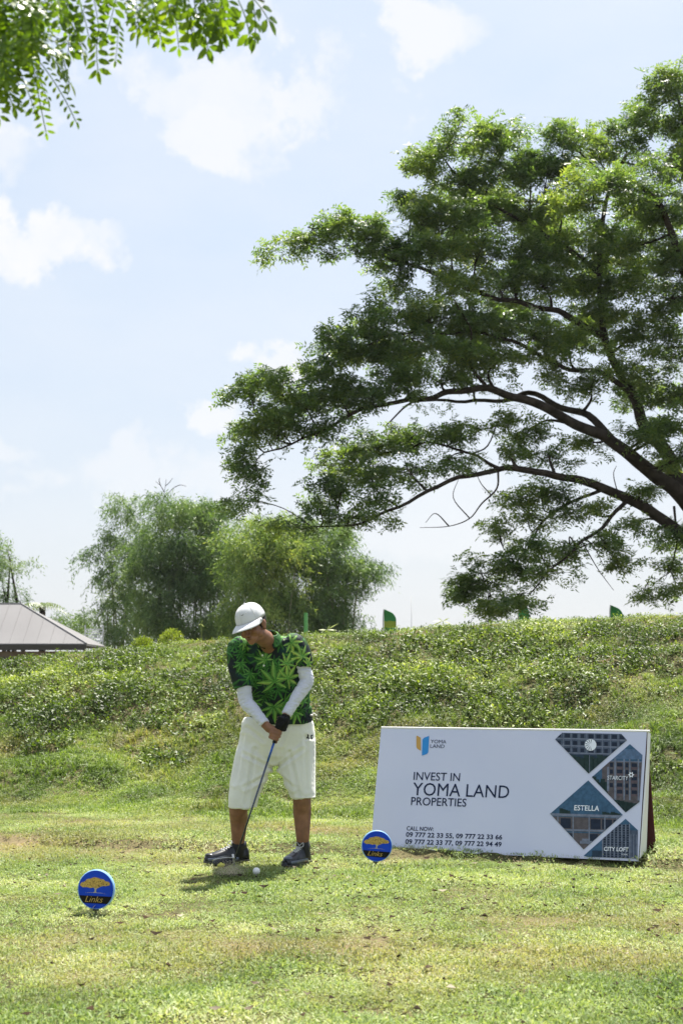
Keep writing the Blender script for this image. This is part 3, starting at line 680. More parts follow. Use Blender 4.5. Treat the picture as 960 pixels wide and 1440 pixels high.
# ------------------------------------------------------------------ plants on the crest
def on_bank(px, d):                               # a point on the ground at bank coordinate d seen at column px
    x, y = 0, d
    for _ in range(8): y = d - SK * x; x = (px - 480) / F * y * 1.0
    return Vector((x, y, float(gz(x, y))))
bush_m = leafmat('bright_bush_leaf', [(.13, .18, .03), (.22, .28, .05), (.33, .36, .08)], trans=.4, nscale=6)
for px, rr_, hh, lb in ((202, .15, .10, 'rounded bright green bush on the bank crest, left of its pair'), (243, .17, .15, 'rounded bright green bush on the bank crest, right of its pair')):
    c = on_bank(px, 17.6); root = empty('round_bush', c, lb, 'bush', 'round bushes on the crest')
    r = np.random.default_rng(int(px)); n = 1500
    dr = unit(r.normal(0, 1, (n, 3))); dr[:, 2] = abs(dr[:, 2]); pos = np.array(c) + dr * [rr_, rr_, hh + .06] * r.uniform(.5, 1.05, (n, 1)) + [0, 0, .01]
    ss = unit(np.cross(dr, r.normal(0, 1, (n, 3)))); d2 = unit(dr + r.normal(0, .6, (n, 3)))
    ss = unit(np.cross(d2, ss)); V, T = leaflets(pos, d2, ss, np.full(n, .035) * r.uniform(.6, 1.2, n), np.full(n, .014)); link('foliage', npmesh('foliage', V, T), bush_m, root)
    mb = MB()
    for k in range(6): mb.tube([c, c + Vector((r.uniform(-1, 1) * rr_ * .6, r.uniform(-1, 1) * rr_ * .6, hh * .8))], [.006, .003], 5)
    mb.obj('stems', bark, root)
sprout_m = leafmat('sprout', [(.20, .26, .06), (.32, .36, .10)], trans=.35)
def sprout(px, d, h, label, arms, cat='plant'):
    c = on_bank(px, d); root = empty('sprout_plant', c, label, cat, 'tall sprouts on the crest'); mb = MB()
    top = c + Vector((.0, 0, h)); mb.tube(bez([c, c + Vector((.01, 0, h * .5)), top], 3), .004, 5); mb.obj('stem', sprout_m, root)
    for ax, az, bx, bz in arms:
        V = [top, top + Vector((ax * .5, .015, az * .5 + .01)), top + Vector((ax, 0, az)), top + Vector((ax * .5, -.015, az * .5 - .008))]
        V2 = [top + Vector((0, .003, .006))] + V[1:]
        link('leaf', pymesh('leaf', [top, V[1], V[2], V[3]], [(0, 1, 2, 3)]), sprout_m, root)
    return root
sprout(459, 17.1, .075, 'pale sprout with spread leaves on the crest right of the golfer', [(.15, .08, 0, 0), (-.1, .0, 0, 0), (.13, -.005, 0, 0), (.05, .06, 0, 0), (-.06, -.02, 0, 0)])
sprout(283, 17.0, .24, 'thin dry seed stalk on the crest left of the white cap', [(.03, .05, 0, 0), (-.03, -.02, 0, 0), (.04, -.04, 0, 0)])
sprout(622, 17.2, .11, 'arching leafy sprout on the crest above the board', [(-.12, .0, 0, 0), (.08, .04, 0, 0), (-.06, .04, 0, 0), (.1, -.03, 0, 0), (-.15, -.06, 0, 0)])
sprout(600, 17.3, .06, 'small low sprout left of the arching leafy one', [(-.08, -.02, 0, 0), (.06, .03, 0, 0), (.0, .05, 0, 0)])

# ------------------------------------------------------------------ flags, posts
grn = mat('flag_green', (.05, .30, .09), .6, .3, var=.25, scale=4); flag2 = mat('flag_yellowgreen', (.34, .42, .05), .6, .3, var=.2, scale=4)
polem = mat('flag_pole', (.55, .56, .56), .4, .5, metal=.3)
def flag(px, top, Y0, wpx, hpx, label):
    """feather flag: curved green fabric on a bent pole, rising from behind the bank"""
    k = Y0 / F; t0 = P(px, top, Y0); g0 = Vector((t0.x - wpx * k * .5, Y0, float(gz(t0.x, Y0)))); root = empty('feather_flag', g0, label, 'flag', 'green feather flags beyond the bank')
    xl = t0.x - wpx * k * .45; H = t0.z
    V = []; Fc = []; nb_ = 60; hh = max(hpx * k, H - g0.z - .7)
    for i in range(nb_ + 1):
        f = i / nb_; z = H - hh * f
        wd = wpx * k * (math.sin(min(1, f * hh / (wpx * k * .8)) * math.pi / 2) ** .35) if i else .02
        for j in range(4):
            g_ = j / 3; V.append((xl + .02 + wd * g_, Y0 + .05 * math.sin(g_ * 3 + f * 4), z - .03 * g_ * (1 if i else 0)))
    for i in range(nb_):
        for j in range(3): Fc.append((i * 4 + j, i * 4 + j + 1, i * 4 + j + 5, i * 4 + j + 4))
    o = link('flag_cloth', pymesh('flag_cloth', V, Fc, True), grn, root); o.data.materials.append(flag2)
    for i, pl_ in enumerate(o.data.polygons):
        if px < 600 and H - .95 * hpx * k < pl_.center.z < H - .6 * hpx * k: pl_.material_index = 1
    sm_ = o.modifiers.new('thick', 'SOLIDIFY'); sm_.thickness = .004
    mb = MB(); mb.tube(bez([g0, Vector((xl, Y0, H - .3)), Vector((xl + .02, Y0, H + .01))], 5), .014, 6); mb.obj('pole', polem, root, True)
flag(546, 857, 30, 17, 27, 'green feather flag with a yellow band, beyond the crest left of the board')
flag(734, 848, 30, 14, 26, 'green feather flag half hidden by the hanging foliage of the big tree')
flag(864, 851, 30, 17, 20, 'plain green feather flag, rightmost along the crest')
k = P(430, 862, 30); g0 = Vector((k.x, 30, float(gz(k.x, 30)))); root = empty('banner_post', g0, 'narrow green upright banner seen edge on behind the golfer shoulder', 'flag')
mb = MB(); mb.box((k.x, 30, (k.z + g0.z) / 2 + .3), .07, .3, (k.z - g0.z) - .6); mb.obj('banner_cloth', mat('post_green', (.16, .48, .16), .6, var=.2), root)
mb = MB(); mb.tube([g0, Vector((k.x, 30, k.z))], .012, 6); mb.obj('pole', polem, root)
k = P(578, 838, 34); g0 = Vector((k.x, 34, float(gz(k.x, 34)))); mb = MB(); mb.tube([g0, k], [.012, .007], 6)
o = mb.obj('thin_pole', polem, None, True); tag(o, 'very thin pale pole between the left flag and the foliage', 'pole')

# ------------------------------------------------------------------ building with metal roof
HY = 37.0
e0 = P(122, 905, HY); zE = P(148, 905, HY).z; xR = e0.x; zR = P(30, 849, HY + 1.5).z; xr = P(30, 849, HY + 1.5).x
xL = xR - 16; yF, yB = HY, HY + 3; gr = float(gz(xR, HY)) - .1
house = empty('low_house', ((xL + xR) / 2, HY + 1.5, gr), 'low building under a pale corrugated metal hip roof beyond the bank at far left', 'building')
wall_m = mat('brown_wall', (.20, .15, .11), .8, var=.3, scale=2); roof_m = mat('metal_roof', (.185, .18, .185), .6, .3, col2=(.16, .155, .16), scale=.9); dark_m = mat('dark_trim', (.05, .045, .04), .7)
mb = MB(); mb.box(((xL + xR) / 2 - .0, HY + 1.5, (gr + zE) / 2 - .1), 16 - .3, 3 - .3, zE - gr - .2); mb.obj('wall', wall_m, house)
mb = MB(); A, B_, C_, D = Vector((xL, yF, zE)), Vector((xR, yF, zE)), Vector((xR, yB, zE)), Vector((xL, yB, zE)); r1 = Vector((xL + (xR - xr), HY + 1.5, zR)); r2 = Vector((xr, HY + 1.5, zR)); th = Vector((0, 0, -.06))
V = [A, B_, C_, D, r1, r2]; mb.add(V + [v + th for v in V], [(0, 1, 5, 4), (1, 2, 5), (2, 3, 4, 5), (3, 0, 4), (6, 10, 11, 7), (7, 11, 8), (8, 11, 10, 9), (9, 10, 6), (0, 6, 7, 1), (1, 7, 8, 2), (2, 8, 9, 3), (3, 9, 6, 0)])
roof = mb.obj('roof', roof_m, house)
rib = MB()
nrib = 44
for i in range(nrib):
    x = xR - .25 - i * 15.5 / nrib
    fr = min(1, (xR - x) / (xR - xr)) if x > xr else min(1, (x - xL) / (r1.x - xL)) if x < r1.x else 1
    p0 = Vector((x, yF + .02, zE + .015)); p1 = Vector((x, yF + 1.5 * fr, zE + (zR - zE) * fr + .015)); m_ = MB(); m_.tube([p0, p1], .005, 4)
    link('roof_rib', m_.mesh('roof_rib'), roof_m, roof)
mb = MB(); mb.tube([r2, B_], .025, 6); mb.tube([r1, r2], .025, 6); mb.obj('ridge_cap', roof_m, roof)
mb = MB(); mb.box(((xL + xR) / 2, yF - .02, zE - .10), 16, .05, .14); mb.obj('gutter', dark_m, house)
for i, x in enumerate(np.arange(xR - 2.2, xL, -2.4)):
    wf = MB(); wf.box((x, yF + .14, zE - .75), 1.2, .05, .8); o = wf.obj('window', dark_m, house)
# railing with slats standing beside the roof end
k = P(131, 893, 40); g0 = Vector((k.x, 40, float(gz(k.x, 40))))
root = empty('metal_frame', g0, 'small pale slatted metal frame standing beside the right end of the roof', 'frame')
for i in range(2):
    mb = MB(); mb.tube([g0 + Vector((-.22 + i * .5, 0, 0)), Vector((g0.x - .22 + i * .5, 40, k.z + .28))], .02, 6); mb.obj('post', polem, root)
for i in range(5):
    mb = MB(); mb.box((g0.x + .03, 40, k.z - .16 + i * .08), .5, .03, .025); mb.obj('slat', polem, root)

# ------------------------------------------------------------------ near tree whose branch hangs into the top left corner
near_leaf = leafmat('near_leaf', [(.05, .10, .012), (.09, .16, .018), (.15, .24, .025), (.24, .32, .035)], trans=.5, tcol=(1.4, 1.45, .3), rough=.4, nscale=9)
nb0 = Vector((-2.5, 2.9, 0)); nb0.z = float(gz(nb0.x, nb0.y))
ntree = empty('overhanging_tree', nb0, 'tree beside the camera whose leafy branch hangs into the top left corner', 'tree')
NY = 3.8
mb = MB(); mb.tube(bez([nb0, nb0 + Vector((.05, 0, 1.4)), nb0 + Vector((.25, .1, 2.9))], 5), list(np.linspace(.16, .10, 11)), 12); mb.obj('trunk', bark, ntree, True)
fork = nb0 + Vector((.25, .1, 2.88)); brs = [[fork, P(-260, -140, NY), P(-60, -70, NY), P(120, -50, NY), P(270, -30, NY), P(372, 2, NY)], [P(-200, -130, NY), P(-90, 0, NY - .1), P(-10, 60, NY - .1), P(30, 110, NY - .1)],
       [P(60, -58, NY), P(80, -20, NY + .1), P(110, 20, NY + .1)]]
for i, pl in enumerate(brs):
    c = bez(pl, 5); mb = MB(); mb.tube(c, list(np.linspace(.028 if i == 0 else .008, .002, len(c))), 6); mb.obj('branch', bark, ntree, True)
def pinnate_mesh(nl, Ll, ll, lw, seed):
    r = np.random.default_rng(seed); V = []; Fc = []
    def addleaf(b, d, s):
        up = d.cross(s); bi = len(V)
        V.extend([b, b + d * ll * .3 + s * lw * .42 + up * .002, b + d * ll * .68 + s * lw * .42, b + d * ll - up * .004, b + d * ll * .68 - s * lw * .42, b + d * ll * .3 - s * lw * .42 + up * .002])
        Fc.extend([(bi, bi + 1, bi + 5), (bi + 1, bi + 2, bi + 4, bi + 5), (bi + 2, bi + 3, bi + 4)])
    prev = None
    for k in range(nl):
        f = (k + 1) / nl; p_ = Vector((Ll * f, 0, -Ll * .28 * f * f)); tg = Vector((1, 0, -.56 * f)).normalized()
        for sg in (-1, 1):
            d = (tg * .45 + Vector((0, sg, r.uniform(-.35, .05)))).normalized(); s = tg.cross(d).cross(d).normalized()
            addleaf(p_ + Vector((0, sg * .003, 0)), d, s)
    addleaf(Vector((Ll * 1.02, 0, -Ll * .29)), Vector((.85, 0, -.5)).normalized(), Vector((0, 1, 0)))
    n = 6; b = len(V)
    for i in range(n + 1):
        f = i / n * 1.02
        for (dy, dz) in ((.0016, 0), (-.0008, .0014), (-.0008, -.0014)): V.append(Vector((Ll * f, dy, -Ll * .28 * f * f + dz)))
    for i in range(n):
        for k in range(3): Fc.append((b + i * 3 + k, b + i * 3 + (k + 1) % 3, b + i * 3 + 3 + (k + 1) % 3, b + i * 3 + 3 + k))
    me = pymesh('leaf', V, Fc); me.materials.append(near_leaf); return me
pm = [pinnate_mesh(5, .12, .042, .019, 1), pinnate_mesh(7, .16, .036, .015, 2), pinnate_mesh(3, .08, .045, .021, 3), pinnate_mesh(10, .17, .024, .009, 4)]
def near_leaf_at(px, py, dpx, dpy, kind, scale=1, Y0=NY, roll=0):
    o = bpy.data.objects.new('leaf', pm[kind]); COL.objects.link(o); o.parent = ntree
    b = P(px, py, Y0); e = P(px + dpx, py + dpy, Y0 + random.uniform(-.05, .05)); d = (e - b).normalized()
    zax = (Vector((random.uniform(-.4, .4), -.5 + roll, .75))); zax = (zax - d * zax.dot(d)).normalized(); yax = zax.cross(d)
    Mx = Matrix((d, yax, zax)).transposed().to_4x4(); Mx.translation = b
    o.matrix_parent_inverse = PM(ntree).inverted(); o.matrix_basis = Mx @ Matrix.Scale(scale * 1.15, 4)
for a in ((20, 78, 26, 70, 1, .8), (52, 82, 48, 56, 3, .95), (45, 85, 12, 66, 3, .95), (5, 90, -12, 60, 1, .8), (100, 40, -10, 40, 2, .8), (140, 40, -18, 66, 0, .85), (166, 30, 2, 52, 1, .55), (205, 5, 10, 60, 2, .7),
          (165, -10, -10, 50, 0, .8), (230, -12, -30, 45, 0, .8), (250, -14, 35, 50, 0, .85), (272, -5, 15, 100, 2, 1.0), (285, 25, 4, 66, 2, .9), (300, 10, 28, 60, 2, .9), (318, -6, 10, 40, 0, .7), (335, 0, 32, 60, 2, 1.0),
          (345, -12, 45, 34, 2, 1.0), (210, -15, 12, 60, 1, .8), (242, -10, 8, 55, 1, .75), (262, 5, 25, 70, 2, .9), (320, 0, -14, 50, 2, .9), (355, 4, 14, 46, 2, .95), (130, -10, 14, 52, 1, .7), (92, 20, 40, 50, 0, .8), (60, 70, 40, 30, 0, .8), (290, -20, -22, 50, 0, .9), (300, -15, 20, 40, 0, .8), (190, -10, 5, 40, 0, .7), (110, 0, 25, 50, 0, .8), (120, 10, -30, 50, 0, .8), (80, 60, 25, 40, 2, .8), (90, 90, 10, 20, 2, .6)):
    near_leaf_at(*a)
r_ = random.Random(4)
for k in range(230):                      # dense leaf mass in the corner
    x = r_.gauss(5, 42) - 5; y = r_.gauss(25, 45)
    if x > 85 or y > 120 or x + y * .9 > 115: continue
    if (x - 20) ** 2 / 500 + (y - 60) ** 2 / 260 < 1 and r_.random() < .4: continue
    near_leaf_at(x, y, r_.uniform(-50, 60), r_.uniform(-10, 60), r_.choice((0, 0, 2, 1)), r_.uniform(.55, .85), NY + r_.uniform(-.28, .3))
for k in range(34):
    x = r_.uniform(60, 345); y = r_.uniform(-45, 6 if x < 280 else 14) - (8 if 90 < x < 130 else 0)
    near_leaf_at(x, y, r_.uniform(-45, 50), r_.uniform(8, 50), r_.choice((0, 2, 2)), r_.uniform(.55, .85), NY + r_.uniform(-.2, .2))

# ------------------------------------------------------------------ thin humid air
hm = bpy.data.materials.new('humid_air'); hm.use_nodes = True; t = hm.node_tree; t.nodes.clear()
o_ = t.nodes.new('ShaderNodeOutputMaterial'); pv = t.nodes.new('ShaderNodeVolumePrincipled'); pv.inputs['Density'].default_value = .0002; pv.inputs['Color'].default_value = (.93, .96, 1, 1); pv.inputs['Anisotropy'].default_value = .3
t.links.new(pv.outputs[0], o_.inputs['Volume'])
mb = MB(); mb.box((0, 150, 6.2), 640, 520, 20); tag(mb.obj('haze', hm), 'thin humid haze in the air', kind='stuff')
# ------------------------------------------------------------------ advertising board (A-frame)
cam0 = Vector((0, 0, CAMZ))
def groundpt(px, py, z=0.04):
    d = P(px, py, 10) - cam0; return cam0 + d * ((z - CAMZ) / d.z)
BL, BR = groundpt(521, 1191), groundpt(897, 1208.5)
ex = (BR - BL); ex.z = 0; ex.normalize(); hn = Vector((ex.y, -ex.x, 0))            # hn: horizontal, towards the camera
LEAN = R(21); ey = (Vector((0, 0, 1)) * math.cos(LEAN) - hn * math.sin(LEAN)).normalized(); en = ex.cross(ey).normalized()
if en.y > 0: en = -en
def onboard(px, py, lift=0.0):
    d = P(px, py, 10) - cam0; n = en; o_ = BL
    q = cam0 + d * ((o_ - cam0).dot(n) / d.dot(n)); r_ = q - BL; return r_.dot(ex), r_.dot(ey)
BM = Matrix((ex, ey, ex.cross(ey))).transposed().to_4x4(); BM.translation = BL
zs = 1 if ex.cross(ey).dot(en) > 0 else -1
def BW(u, v, l): return BM @ Vector((u, v, l * zs))
TLu, TRu = onboard(536, 1022), onboard(908.5, 1030.5); BLu, BRu = (0, 0), onboard(897, 1208.5)
H_ = (TLu[1] + TRu[1]) / 2
print('board', BL, BR, TLu, TRu, BRu)
board = empty('advertising_board', (BL + BR) / 2, 'white folding property advertising board with blue building pictures standing at the foot of the bank', 'board')
vinyl = mat('board_vinyl', (.60, .62, .78), .5, .4, col2=(.575, .60, .765), scale=3, bump=.05, bscale=12)
maroon = mat('board_back', (.07, .015, .015), .8); white_m = mat('white_fabric', (.78, .77, .76), .7, var=.05)
def poly_prism(pts, l0, l1):
    n = len(pts); V = [BW(u, v, l0) for u, v in pts] + [BW(u, v, l1) for u, v in pts]
    Fc = [tuple(range(n)), tuple(reversed(range(n, 2 * n)))] + [(i, (i + 1) % n, n + (i + 1) % n, n + i) for i in range(n)]
    return V, Fc
# front panel, subdivided and gently buckled
def buckle(u, v): return max(0.0, min(1.0, (1.12 - u) * 3)) * (.005 * math.sin(u * 4.1 + 1) * math.sin(v * 3.6) + .003 * math.sin(u * 9 + v * 5))
nu, nv = 40, 18; V = []; Fc = []
wB, wT = BRu[0], TRu[0]
def edge(u_, v_): f = v_ = v_ * 1.014 - .014; left = TLu[0] * f; right = wB + (wT - wB) * f; return left + (right - left) * u_, v_ * H_
for s_ in (0, 1):
    for j in range(nv + 1):
        for i in range(nu + 1):
            u, v = edge(i / nu, j / nv); V.append(BW(u, v, buckle(u, v) * (1 - abs(2 * j / nv - 1)) - .006 * s_))
m1 = (nu + 1) * (nv + 1)
for j in range(nv):
    for i in range(nu):
        a = j * (nu + 1) + i; Fc.append((a, a + 1, a + nu + 2, a + nu + 1)); Fc.append((m1 + a, m1 + a + nu + 1, m1 + a + nu + 2, m1 + a + 1))
for i in range(nu): Fc.append((i, m1 + i, m1 + i + 1, i + 1)); a = nv * (nu + 1) + i; Fc.append((a, a + 1, m1 + a + 1, m1 + a))
for j in range(nv): a = j * (nu + 1); Fc.append((a, a + nu + 1, m1 + a + nu + 1, m1 + a)); a += nu; Fc.append((a, m1 + a, m1 + a + nu + 1, a + nu + 1))
panel = link('front_panel', pymesh('front_panel', V, Fc, False), vinyl, board)
def bz(u, v): return buckle(u, v) * (1 - abs(2 * v / H_ - 1)) + .0022
def BS(u, v, l=0): return BW(u, v, bz(u, v) + l)
# back panel mirrored about the ridge, brown-red inside, and the white end gusset
ridge_l, ridge_r = BW(TLu[0], H_, -.004), BW(TRu[0], H_, -.004)
backo = -hn * (2 * math.sin(LEAN) * H_ + .0)
bb0, bb1 = BL + backo * .42, BR + backo * .42
for q in (bb0, bb1): q.z = float(gz(q.x, q.y)) + .0
th = (-hn) * .012; up_ = Vector((0, 0, .004))
V = [bb0, bb1 + ex * .065, ridge_r + up_, ridge_l + up_]; V = V + [v + th for v in V]
link('back_panel', pymesh('back_panel', V, [(0, 1, 2, 3), (7, 6, 5, 4), (0, 4, 5, 1), (1, 5, 6, 2), (2, 6, 7, 3), (3, 7, 4, 0)]), maroon, board)
V = [BW(wB + .004, .01, -.008), BW(wT + .004, H_ * .82, -.008), BW(wT + .004, H_, -.008) ,  ridge_r + ex * .02 + Vector((0, 0, -.01)), bb1 + ex * .012 - backo * .10 + Vector((0, 0, .02))]
V = V + [v + ex * .004 for v in V]; n = 5
link('end_gusset', pymesh('end_gusset', V, [tuple(range(n)), tuple(reversed(range(n, 2 * n)))] + [(i, (i + 1) % n, n + (i + 1) % n, n + i) for i in range(n)]), white_m, board)
mb = MB(); mb.tube([ridge_l + up_, ridge_r + up_ + ex * .02], .007, 8); mb.obj('top_hem', white_m, board)
navy = mat('print_navy', (.010, .020, .060), .6, .15); gold = mat('print_gold', (.52, .30, .07), .5); blue = mat('print_blue', (.01, .14, .50), .5); blue2 = mat('print_bright_blue', (.02, .24, .62), .5)
pwhite = mat('print_white', (.80, .83, .90), .5); pghost = mat('print_ghost_blue', (.565, .585, .74), .5)
def text(s_, tl, br, m, name='lettering', lift=0, offset=0, parent=panel, place=None, shear=0):
    """flat lettering whose box runs from photo pixel tl to br on the board"""
    cu = bpy.data.curves.new(name, 'FONT'); cu.body = s_; cu.size = 1; cu.offset = offset; cu.resolution_u = 3; cu.shear = shear; cu.fill_mode = 'FRONT'
    o = bpy.data.objects.new('tmp', cu); COL.objects.link(o); dg = bpy.context.evaluated_depsgraph_get()
    me = bpy.data.meshes.new_from_object(o.evaluated_get(dg)); bpy.data.objects.remove(o); bpy.data.curves.remove(cu)
    co = np.array([v.co[:] for v in me.vertices]); mn, mx_ = co.min(0), co.max(0)
    for v in me.vertices:
        a = (v.co.x - mn[0]) / (mx_[0] - mn[0]); b_ = (v.co.y - mn[1]) / (mx_[1] - mn[1])
        if place: v.co = place(a, b_)
        else:
            # slant follows the board edge: px position -> board plane
            h = br[1] - tl[1]; w_ = br[0] - tl[0]
            x = tl[0] + w_ * a + (.08 * h * (b_ - 1)); y = br[1] - h * b_ + (a - .5) * w_ * .030
            u, vv = onboard(x, y); v.co = BS(u, vv, lift)
    me.materials.clear(); me.name = name
    return link(name, me, m, parent)
text('INVEST IN', (582, 1086.5), (647, 1098), navy, offset=.004)
text('YOMA LAND', (581, 1102.5), (716, 1120.5), navy, offset=.0)
text('PROPERTIES', (578.5, 1122), (656, 1133.5), navy, offset=.006)
text('YOMA', (605.5, 1040.5), (627.5, 1045.5), navy); text('LAND', (605, 1047), (625, 1052), navy)
text('CALL NOW:', (572, 1162.5), (609.5, 1168.5), navy, offset=.012)
text('09 777 22 33 55, 09 777 22 33 66', (571, 1172), (706, 1180), navy, offset=.02)
text('09 777 22 33 77, 09 777 22 94 49', (570, 1182), (705, 1190), navy, offset=.02)
def clip(poly, bound):
    """clip a polygon by a convex counter-clockwise or clockwise bound"""
    ar = sum(bound[i][0] * bound[(i + 1) % len(bound)][1] - bound[(i + 1) % len(bound)][0] * bound[i][1] for i in range(len(bound)))
    sg = 1 if ar > 0 else -1
    for i in range(len(bound)):
        a, b_ = bound[i], bound[(i + 1) % len(bound)]; res = []
        def side(p): return sg * ((b_[0] - a[0]) * (p[1] - a[1]) - (b_[1] - a[1]) * (p[0] - a[0]))
        for k in range(len(poly)):
            p, q = poly[k], poly[(k + 1) % len(poly)]; sp, sq = side(p), side(q)
            if sp >= 0: res.append(p)
            if (sp > 0 > sq) or (sp < 0 < sq): f = sp / (sp - sq); res.append((p[0] + (q[0] - p[0]) * f, p[1] + (q[1] - p[1]) * f))
        poly = res
        if len(poly) < 3: return None
    return poly
def flat(name, polys, m, lift, parent=panel):
    """flat printed shapes given in photo pixels"""
    V = []; Fc = []
    for pl in polys:
        if not pl: continue
        b_ = len(V)
        for x, y in pl: u, v = onboard(x, y); V.append(BS(u, v, lift))
        Fc.append(tuple(range(b_, b_ + len(pl))))
    if V:
        me = pymesh(name, V, Fc); bm = bmesh.new(); bm.from_mesh(me)
        for f in bm.faces:
            f.normal_update()
            if f.normal.dot(en) < 0: f.normal_flip()
        bm.to_mesh(me); bm.free(); return link(name, me, m, parent)
flat('emblem_bar', [[(585.2, 1035), (586.5, 1034.6), (591.3, 1037.6), (591.6, 1056), (586.5, 1053), (585.2, 1050)]], gold, 0)
flat('emblem_bar', [[(603, 1035), (603.2, 1037), (602, 1058), (600, 1060.5), (593.2, 1062.8), (593.0, 1059), (593.8, 1040), (596, 1037.5)]], blue2, 0)
# pale ghost diamonds printed near the top
0 and flat('ghost_diamond', [[(726, 1040), (745, 1056), (727, 1073), (709, 1056)], [(687, 1038), (700, 1038), (706, 1045), (694, 1054), (683, 1044)]], pghost, 0)
pc = {k: mat('print_' + k, c, .6, .15, var=.3, scale=45) for k, c in dict(deep=(.03, .055, .09), sky=(.055, .125, .22), mid=(.085, .11, .165), pale=(.20, .23, .31), tree=(.025, .05, .05), brown=(.12, .105, .115), window=(.02, .03, .055), red=(.14, .10, .12), lightsky=(.11, .18, .30)).items()}
D1 = [(780, 1040), (790, 1030.6), (873, 1032.2), (881, 1041), (827, 1088)]
D2 = [(831.6, 1093), (885, 1046.5), (902.7, 1062), (898.4, 1128), (879, 1142.6)]
D3 = [(773, 1144.5), (826.5, 1097.5), (875, 1146), (820, 1194.7)]
D4 = [(820, 1203.5), (879, 1151.5), (896.2, 1167.5), (895.6, 1207.6), (825, 1205)]
def rect(x0, y0, x1, y1, sh=.03): return [(x0, y0 + (x0 - 830) * sh), (x1, y0 + (x1 - 830) * sh), (x1, y1 + (x1 - 830) * sh), (x0, y1 + (x0 - 830) * sh)]
def pict(bound, name, label, base, layers, text_):
    o = flat(name, [bound], pc[base], 0); o['label'] = label
    for i, (key, rects) in enumerate(layers): flat('printed_' + ('facade' if key in ('pale', 'brown', 'mid', 'red') else 'shape'), [clip(rc, bound) for rc in rects], pc[key], .0006 * (i + 1), o)
    for t_ in text_: text(t_[0], t_[1], t_[2], pwhite, lift=.0006 * (len(layers) + 2), offset=t_[3], parent=o)
    return o
# D1: long apartment facade over trees
d1 = pict(D1, 'printed_picture', 'printed picture of a long pale apartment block with a round emblem', 'deep',
  [('mid', [rect(775, 1029, 890, 1062)]), ('pale', [rect(778, 1029 + 10 * i, 890, 1030.6 + 10 * i) for i in range(4)] + [rect(x, 1028, x + 1.0, 1060) for x in range(780, 882, 11)]),
   ('window', [rect(x, 1033 + 10 * i, x + 5 + (x * 7 % 3), 1038.5 + 10 * i) for i in range(3) for x in range(783, 884, 11)]), ('tree', [rect(795 + i * 6.3, 1061 + (i * 37 % 7), 803 + i * 6.3, 1090) for i in range(11)]), ('pale', [rect(828, 1062, 828.8, 1088)])], [])
def disc(cx, cy, r0, n=24, a0=0, a1=2 * math.pi): return [(cx + r0 * math.cos(a0 + (a1 - a0) * i / n), cy + r0 * math.sin(a0 + (a1 - a0) * i / n)) for i in range(n)]
flat('printed_emblem', [disc(830, 1048, 8.2)], pwhite, .0042, d1)
flat('printed_petal', [[(830 + 1.2 * math.cos(a), 1048 + 1.2 * math.sin(a)), (830 + 7.6 * math.cos(a - .22), 1048 + 7.6 * math.sin(a - .22)), (830 + 7.6 * math.cos(a - .06), 1048 + 7.6 * math.sin(a - .06))] for a in np.linspace(1.6, 5, 8)], pc['mid'], .0048, d1)
# D2: tower with balconies
d2 = pict(D2, 'printed_picture', 'printed picture of a balconied tower under blue sky', 'sky',
  [('lightsky', [rect(840, 1052, 905, 1066)]), ('brown', [rect(846, 1070, 908, 1140)]), ('tree', [rect(826, 1082 + (i * 29 % 6) - i * .1, 834, 1140) for i in range(1)] + [rect(832 + 4 * i, 1092 + (i * 31 % 9), 838 + 4 * i, 1145) for i in range(5)] + [rect(850 + i * 6, 1122 + (i * 41 % 8), 859 + i * 6, 1146) for i in range(9)]),
   ('pale', [rect(863, 1066, 866, 1124), rect(876, 1066, 878, 1124), rect(884, 1066, 886, 1124), rect(896, 1066, 898, 1124), rect(846, 1069, 906, 1070.4), rect(853, 1078, 856, 1112)]), ('window', [rect(x, 1072 + 9.5 * i, x + 7.5, 1077 + 9.5 * i) for x in (867, 887.5) for i in range(5)] + [rect(857, 1072 + 9.5 * i, 861.5, 1078 + 9.5 * i) for i in range(4)] + [rect(879, 1072 + 9.5 * i, 883, 1078 + 9.5 * i) for i in range(5)]),
   ('red', [rect(x, 1078 + 9.5 * i, x + 9, 1080 + 9.5 * i) for x in (866.5, 887) for i in range(5)])], [('STARCITY', (854, 1091.5), (883, 1097.2), .0)])
flat('printed_emblem', [[(887 + r0 * math.cos(i * math.pi / 6), 1090 + r0 * math.sin(i * math.pi / 6)) for i, r0 in enumerate([4.6, 2.6] * 6)]], pwhite, .0052, d2)
flat('printed_petal', [disc(887, 1090, 1.6, 10)], pc['brown'], .0058, d2)
# D3: blue sky over long building
d3 = pict(D3, 'printed_picture', 'printed picture of a clear blue sky above a low building with a white car', 'sky',
  [('tree', [rect(786 + i * 3.5, 1138 + (i * 17 % 4), 791 + i * 3.5, 1146) for i in range(4)] + [rect(846 + i * 4, 1141 + (i * 13 % 3), 852 + i * 4, 1147) for i in range(6)]), ('brown', [rect(770, 1150, 880, 1170), rect(770, 1172, 880, 1196)]),
   ('window', [rect(x, 1152, x + 14, 1166) for x in (788, 830, 846, 862)] + [rect(x, 1173, x + 12, 1186) for x in (794, 828, 846)]), ('pale', [rect(770, 1145.5, 880, 1149), rect(770, 1167, 880, 1169.5)] + [rect(x, 1147, x + 1.8, 1192) for x in (783, 804.5, 827, 849, 866)]),
   ('pale', [rect(815, 1183, 832, 1187), rect(818, 1180, 829, 1184)])], [('ESTELLA', (807.5, 1133), (842.5, 1140.5), .012), ])
